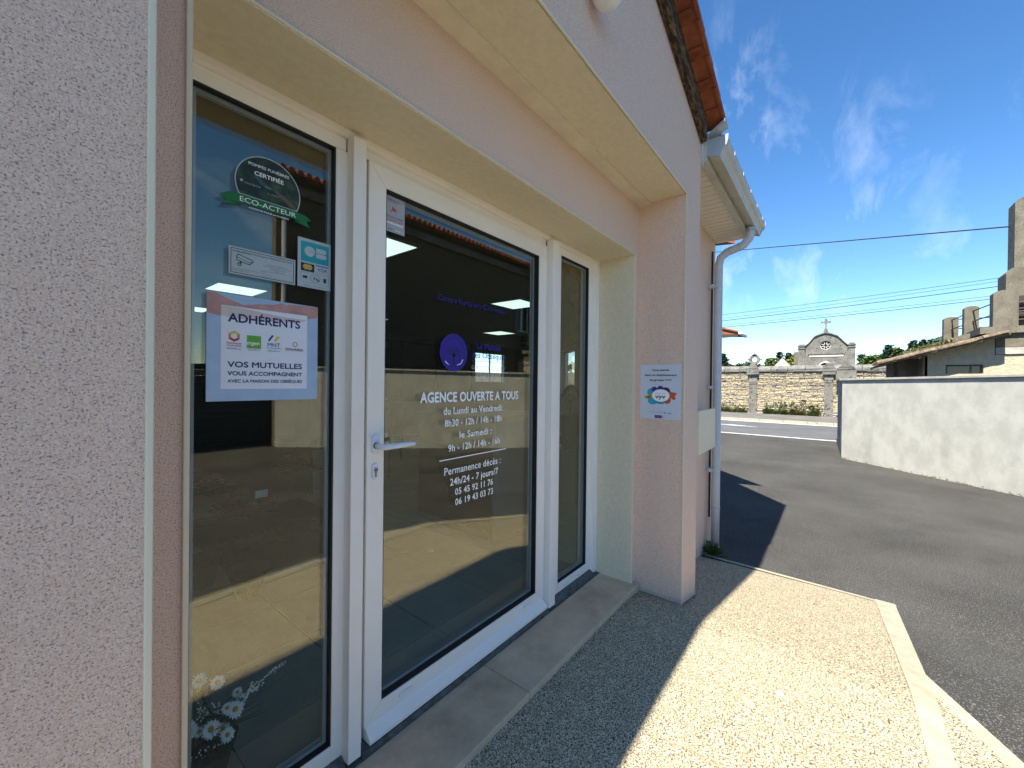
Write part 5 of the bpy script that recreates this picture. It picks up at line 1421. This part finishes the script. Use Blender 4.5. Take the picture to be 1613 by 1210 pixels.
for c_ in range(10):
    for k in range(6):
        t_ = bpy.data.objects.new('roof_tile', htm); COL.objects.link(t_); t_.parent = ro
        t_.location = (BX - 0.42 + c_ * 0.19, -0.90 - k * 0.375, 2.515 + k * 0.375 * 0.30 + random.uniform(-.008, .008)); t_.rotation_euler = (-th2, random.uniform(-.05, .05), random.uniform(-.04, .04))
mb = MB()
for _ in range(60):
    y = random.uniform(-2.4, -1.6); c_ = leaf_cluster((BX + random.uniform(0.0, 0.8), y, 2.62 + (-0.93 - y) * 0.30), 5, 0.1, 0.09, 1.0, 0.35); mb.add(c_.v, c_.f)
obj('roof_moss', mb, 'weed', lt, stuff=True)
# terrace slab, posts, rails
obj('terrace_slab', MB().box(BX - 0.12, BX + 6, -9, -2.78, 3.21, 3.37), 'concrete', lt)
obj('terrace_edge', MB().prism([(-1.55, 2.78), (-2.80, 3.20), (-2.80, 3.34), (-1.50, 2.86)], 'x', BX + 0.8, BX + 2.5), 'concdark', lt)
obj('terrace_panel', MB().box(BX - 0.03, BX + 0.28, -9, -3.06, 2.88, 3.208), 'concrete', lt)
obj('terrace_panel', MB().box(BX - 0.03, BX + 0.28, -9, -3.06, 2.71, 2.872), 'coping', lt)
def rpost(x, y0, y1, z0, z1, d_=0.25):
    n_ = 6; cy = (y0 + y1) / 2; r_ = (y1 - y0) / 2
    pts = [(y1, z0), (y1, z1 - r_ * 0.35)] + [(cy + r_ * math.cos(math.pi * k / n_), z1 - r_ * 0.35 + r_ * 0.35 * math.sin(math.pi * k / n_)) for k in range(1, n_)] + [(y0, z1 - r_ * 0.35), (y0, z0)]
    return MB().prism(pts, 'x', x, x + d_)
obj('terrace_post', rpost(17.8, -2.90, -2.59, 3.1, 4.02), 'concrete', lt)
obj('terrace_post', rpost(16.2, -3.01, -2.74, 3.3, 4.09), 'concrete', lt)
obj('terrace_post', rpost(15.0, -3.41, -3.01, 3.36, 4.26, 0.3), 'concrete', lt)
obj('stepped_pier', MB().prism([(-3.28, 3.37), (-3.28, 4.72), (-3.38, 4.84), (-4.2, 4.84), (-4.2, 3.37)], 'x', BX + 0.35, BX + 1.0), 'concrete', lt)
for h_ in (0.22, 0.50):
    obj('terrace_rail', MB().tube([(17.9, -2.75, 3.42 + h_), (16.3, -2.88, 3.45 + h_), (15.1, -3.1, 3.5 + h_)], 0.016, 6), 'rust_iron', lt)
    obj('terrace_rail', MB().tube([(15.15, -3.41, 3.45 + h_), (15.15, -9, 3.45 + h_)], 0.02, 6), 'rust_iron', lt)
    obj('terrace_rail', MB().tube([(17.9, -2.6, 3.45 + h_), (17.9, -6, 3.45 + h_)], 0.016, 6), 'rust_iron', lt)
for z in (3.6, 3.8, 4.0):
    obj('rail_board', MB().box(BX + 0.2, BX + 0.24, -9, -3.42, z, z + 0.12), 'rust_iron', lt)
po_ = thing('concrete_pole', 'broad mossy concrete pole rising above the terrace at the right', 'pole', (15.6, -3.6, 0))
obj('pole_shaft', rpost(BX + 0.5, -4.1, -3.44, 0.0, 6.60, 0.5), 'concrete', po_)

# neighbour eave seen past the downpipe
nb = thing('neighbour_house_wing', 'red tiled eave with white gutter end just past the downpipe', 'house', (36, 11, 0))
obj('house_walls', MB().box(35.6, 42, 10.2, 16, 0, 5.6), 'roughc', nb)
obj('red_roof', MB().prism([(5.75, 5.90), (11.5, 7.70), (17.2, 5.90), (17.2, 5.75), (11.5, 6.15), (5.75, 5.75)], 'x', 35.0, 37.2), 'tilered', nb)
for k in range(8):
    y = 5.8 + k * 0.5
    obj('verge_tile', MB().tube([(34.93, y, 5.96 + (y - 5.75) * 0.306), (34.93, y + 0.49, 5.96 + (y + 0.49 - 5.75) * 0.306)], 0.08, 6), 'tile', nb)
obj('verge_board', MB().prism([(5.8, 5.73), (11.5, 6.12), (11.5, 5.4), (5.8, 5.6)], 'x', 34.94, 35.06), 'rust_iron', nb)
obj('white_gutter', MB().tube([(34.85, 5.62, 5.82), (37.2, 5.62, 5.82)], 0.13, 12), 'pvcw', nb, smooth=True)
tag(obj('garden_wall', MB().box(-10, 40, 20, 20.4, 0, 2.6), 'limestone'), 'pale stone garden wall seen through the back window of the shop', 'wall')

# ------------------------------------------------------------------ overhead cables
def cable(p0, p1, sag, r, lab):
    pts = []
    for i in range(17):
        t_ = i / 16
        p = Vector(p0).lerp(Vector(p1), t_); p.z -= sag * 4 * t_ * (1 - t_); pts.append(p)
    tag(obj('overhead_cable', MB().tube(pts, r, 5), 'cable'), lab, 'cable', 'cables over the street')
cable((27, 9.5, 10.35), (15.75, -3.52, 5.95), 0.0, 0.018, 'thickest and highest cable, running down to the concrete pole')
def cab2(zl, zr, sag, r, lab): cable((27, 5.4 + 6, zl - (zr - zl) * 0.5), (27, -6.2 - 6, zr + (zr - zl) * 0.55), sag, r, lab)
cab2(6.24, 6.85, 0.18, 0.010, 'second highest of the street cables, thin, above the chapel cross')
cab2(5.89, 6.50, 0.2, 0.016, 'third street cable from the top, dark, above the chapel cross')
cab2(5.62, 6.12, 0.2, 0.009, 'fourth street cable from the top, faint, near the chapel cross')
cab2(5.50, 5.98, 0.2, 0.015, 'lowest street cable, passing just behind the chapel cross')
cab2(6.03, 6.72, 0.2, 0.008, 'faintest street cable, between the second and third from the top')

# ------------------------------------------------------------------ trees on the skyline
def tree(x, y, top, r, kind, label, dens=900):
    t_ = thing({'c': 'conifer_tree', 'b': 'broadleaf_tree', 'y': 'broadleaf_tree'}[kind], label, 'tree', (x, y, 0), 'trees beyond the cemetery')
    tk = MB().tube([(x, y, 0), (x + 0.1, y, top * 0.5), (x, y, top * 0.92)], [r * 0.12, r * 0.08, 0.03], 7)
    for k in range(6):
        a = k * 1.05; z = top * (0.4 + 0.08 * k)
        tk.tube([(x, y, z), (x + math.cos(a) * r * 0.6, y + math.sin(a) * r * 0.6, z + r * 0.35)], [0.08, 0.03], 5)
    obj('trunk', tk, 'bark', t_)
    mb = MB()
    z0 = 0.5 if kind == 'c' else top * 0.2
    clumps = []
    for _ in range(90):
        if kind == 'c':
            f = random.random() ** 1.2; z = top - f * (top - z0); rr = r * (0.12 + 0.88 * f) * random.uniform(0.5, 1.0)
        else:
            z = random.uniform(z0, top); q = (z - z0) / (top - z0); rr = r * math.sqrt(max(0.02, 1 - (2 * q - 0.9) ** 2 * 0.8)) * random.uniform(0.4, 1.0)
        a = random.uniform(0, 6.28)
        clumps.append((x + math.cos(a) * rr, y + math.sin(a) * rr, z, random.uniform(0.25, 0.6) * (0.6 if kind == 'c' else 1.0)))
    for _ in range(int(dens * 2.2)):
        cx_, cy_, cz_, cr__ = random.choice(clumps)
        p = Vector((cx_ + random.gauss(0, cr__ * 0.6), cy_ + random.gauss(0, cr__ * 0.6), cz_ + random.gauss(0, cr__ * 0.45)))
        if p.z > top: continue
        s = random.uniform(0.12, 0.26) * (1.0 if kind != 'c' else 0.9)
        a = random.uniform(0, 6.28); u = Vector((math.cos(a), math.sin(a), random.uniform(-.7, .7))) * s; v_ = Vector((-math.sin(a) * 0.5, math.cos(a) * 0.5, random.uniform(-.8, .8))) * s
        mb.add([p - u, p - v_, p + u, p + v_], [(0, 1, 2, 3)])
    obj('crown', mb, {'c': 'leafd', 'b': 'leaf', 'y': 'leafy'}[kind], t_)
tree(80, 15.6, 7.4, 2.0, 'c', 'dark conifer just right of the downpipe', 2600)
tree(78, 8.0, 6.3, 1.6, 'b', 'low round green tree right of the ringed pier', 1500)
tree(82, 7.3, 7.5, 1.0, 'c', 'pointed conifer above the small pointed tomb', 1500)
tree(83, 6.0, 7.4, 1.0, 'c', 'second pointed conifer left of the chapel', 1500)
tree(84, 5.0, 7.2, 1.2, 'c', 'conifer nearest the left side of the chapel', 1500)
tree(72, 3.9, 6.3, 1.5, 'y', 'yellow green bushy tree touching the left of the chapel', 2600)
tree(80, -3.2, 6.6, 1.4, 'c', 'dark conifer just right of the chapel', 1500)
tree(78, -4.2, 6.3, 1.2, 'b', 'small green tree between the chapel and the lean-to', 1500)
tree(84, -6.4, 8.2, 1.4, 'c', 'open crowned tree above the end of the lean-to eave', 900)
tree(86, -7.6, 7.9, 1.7, 'b', 'broad green tree behind the lean-to eave', 1800)
tree(82, -8.9, 8.6, 1.4, 'c', 'tallest conifer rising over the old tiled roof', 1500)
mb = MB()
for _ in range(12000):
    y = random.uniform(-40, 60); x = random.uniform(95, 105); h_ = 6.7 + 0.6 * math.sin(y * 0.35) + 0.6 * math.sin(y * 0.93 + 1)
    h_ += 2.2 * max(0, min(1, (-y - 3) / 8))
    z = h_ - abs(random.gauss(0, 1.2)); s = random.uniform(0.2, 0.5); a = random.uniform(0, 6.28)
    u = Vector((math.cos(a), math.sin(a), random.uniform(-.6, .6))) * s; v_ = Vector((-math.sin(a) * 0.6, math.cos(a) * 0.6, random.uniform(-.8, .8))) * s; p = Vector((x, y, z))
    mb.add([p - u, p - v_, p + u, p + v_], [(0, 1, 2, 3)])
tag(obj('far_woodland', mb, 'leafd', stuff=True), 'low far woodland along the skyline behind the cemetery', 'woodland')
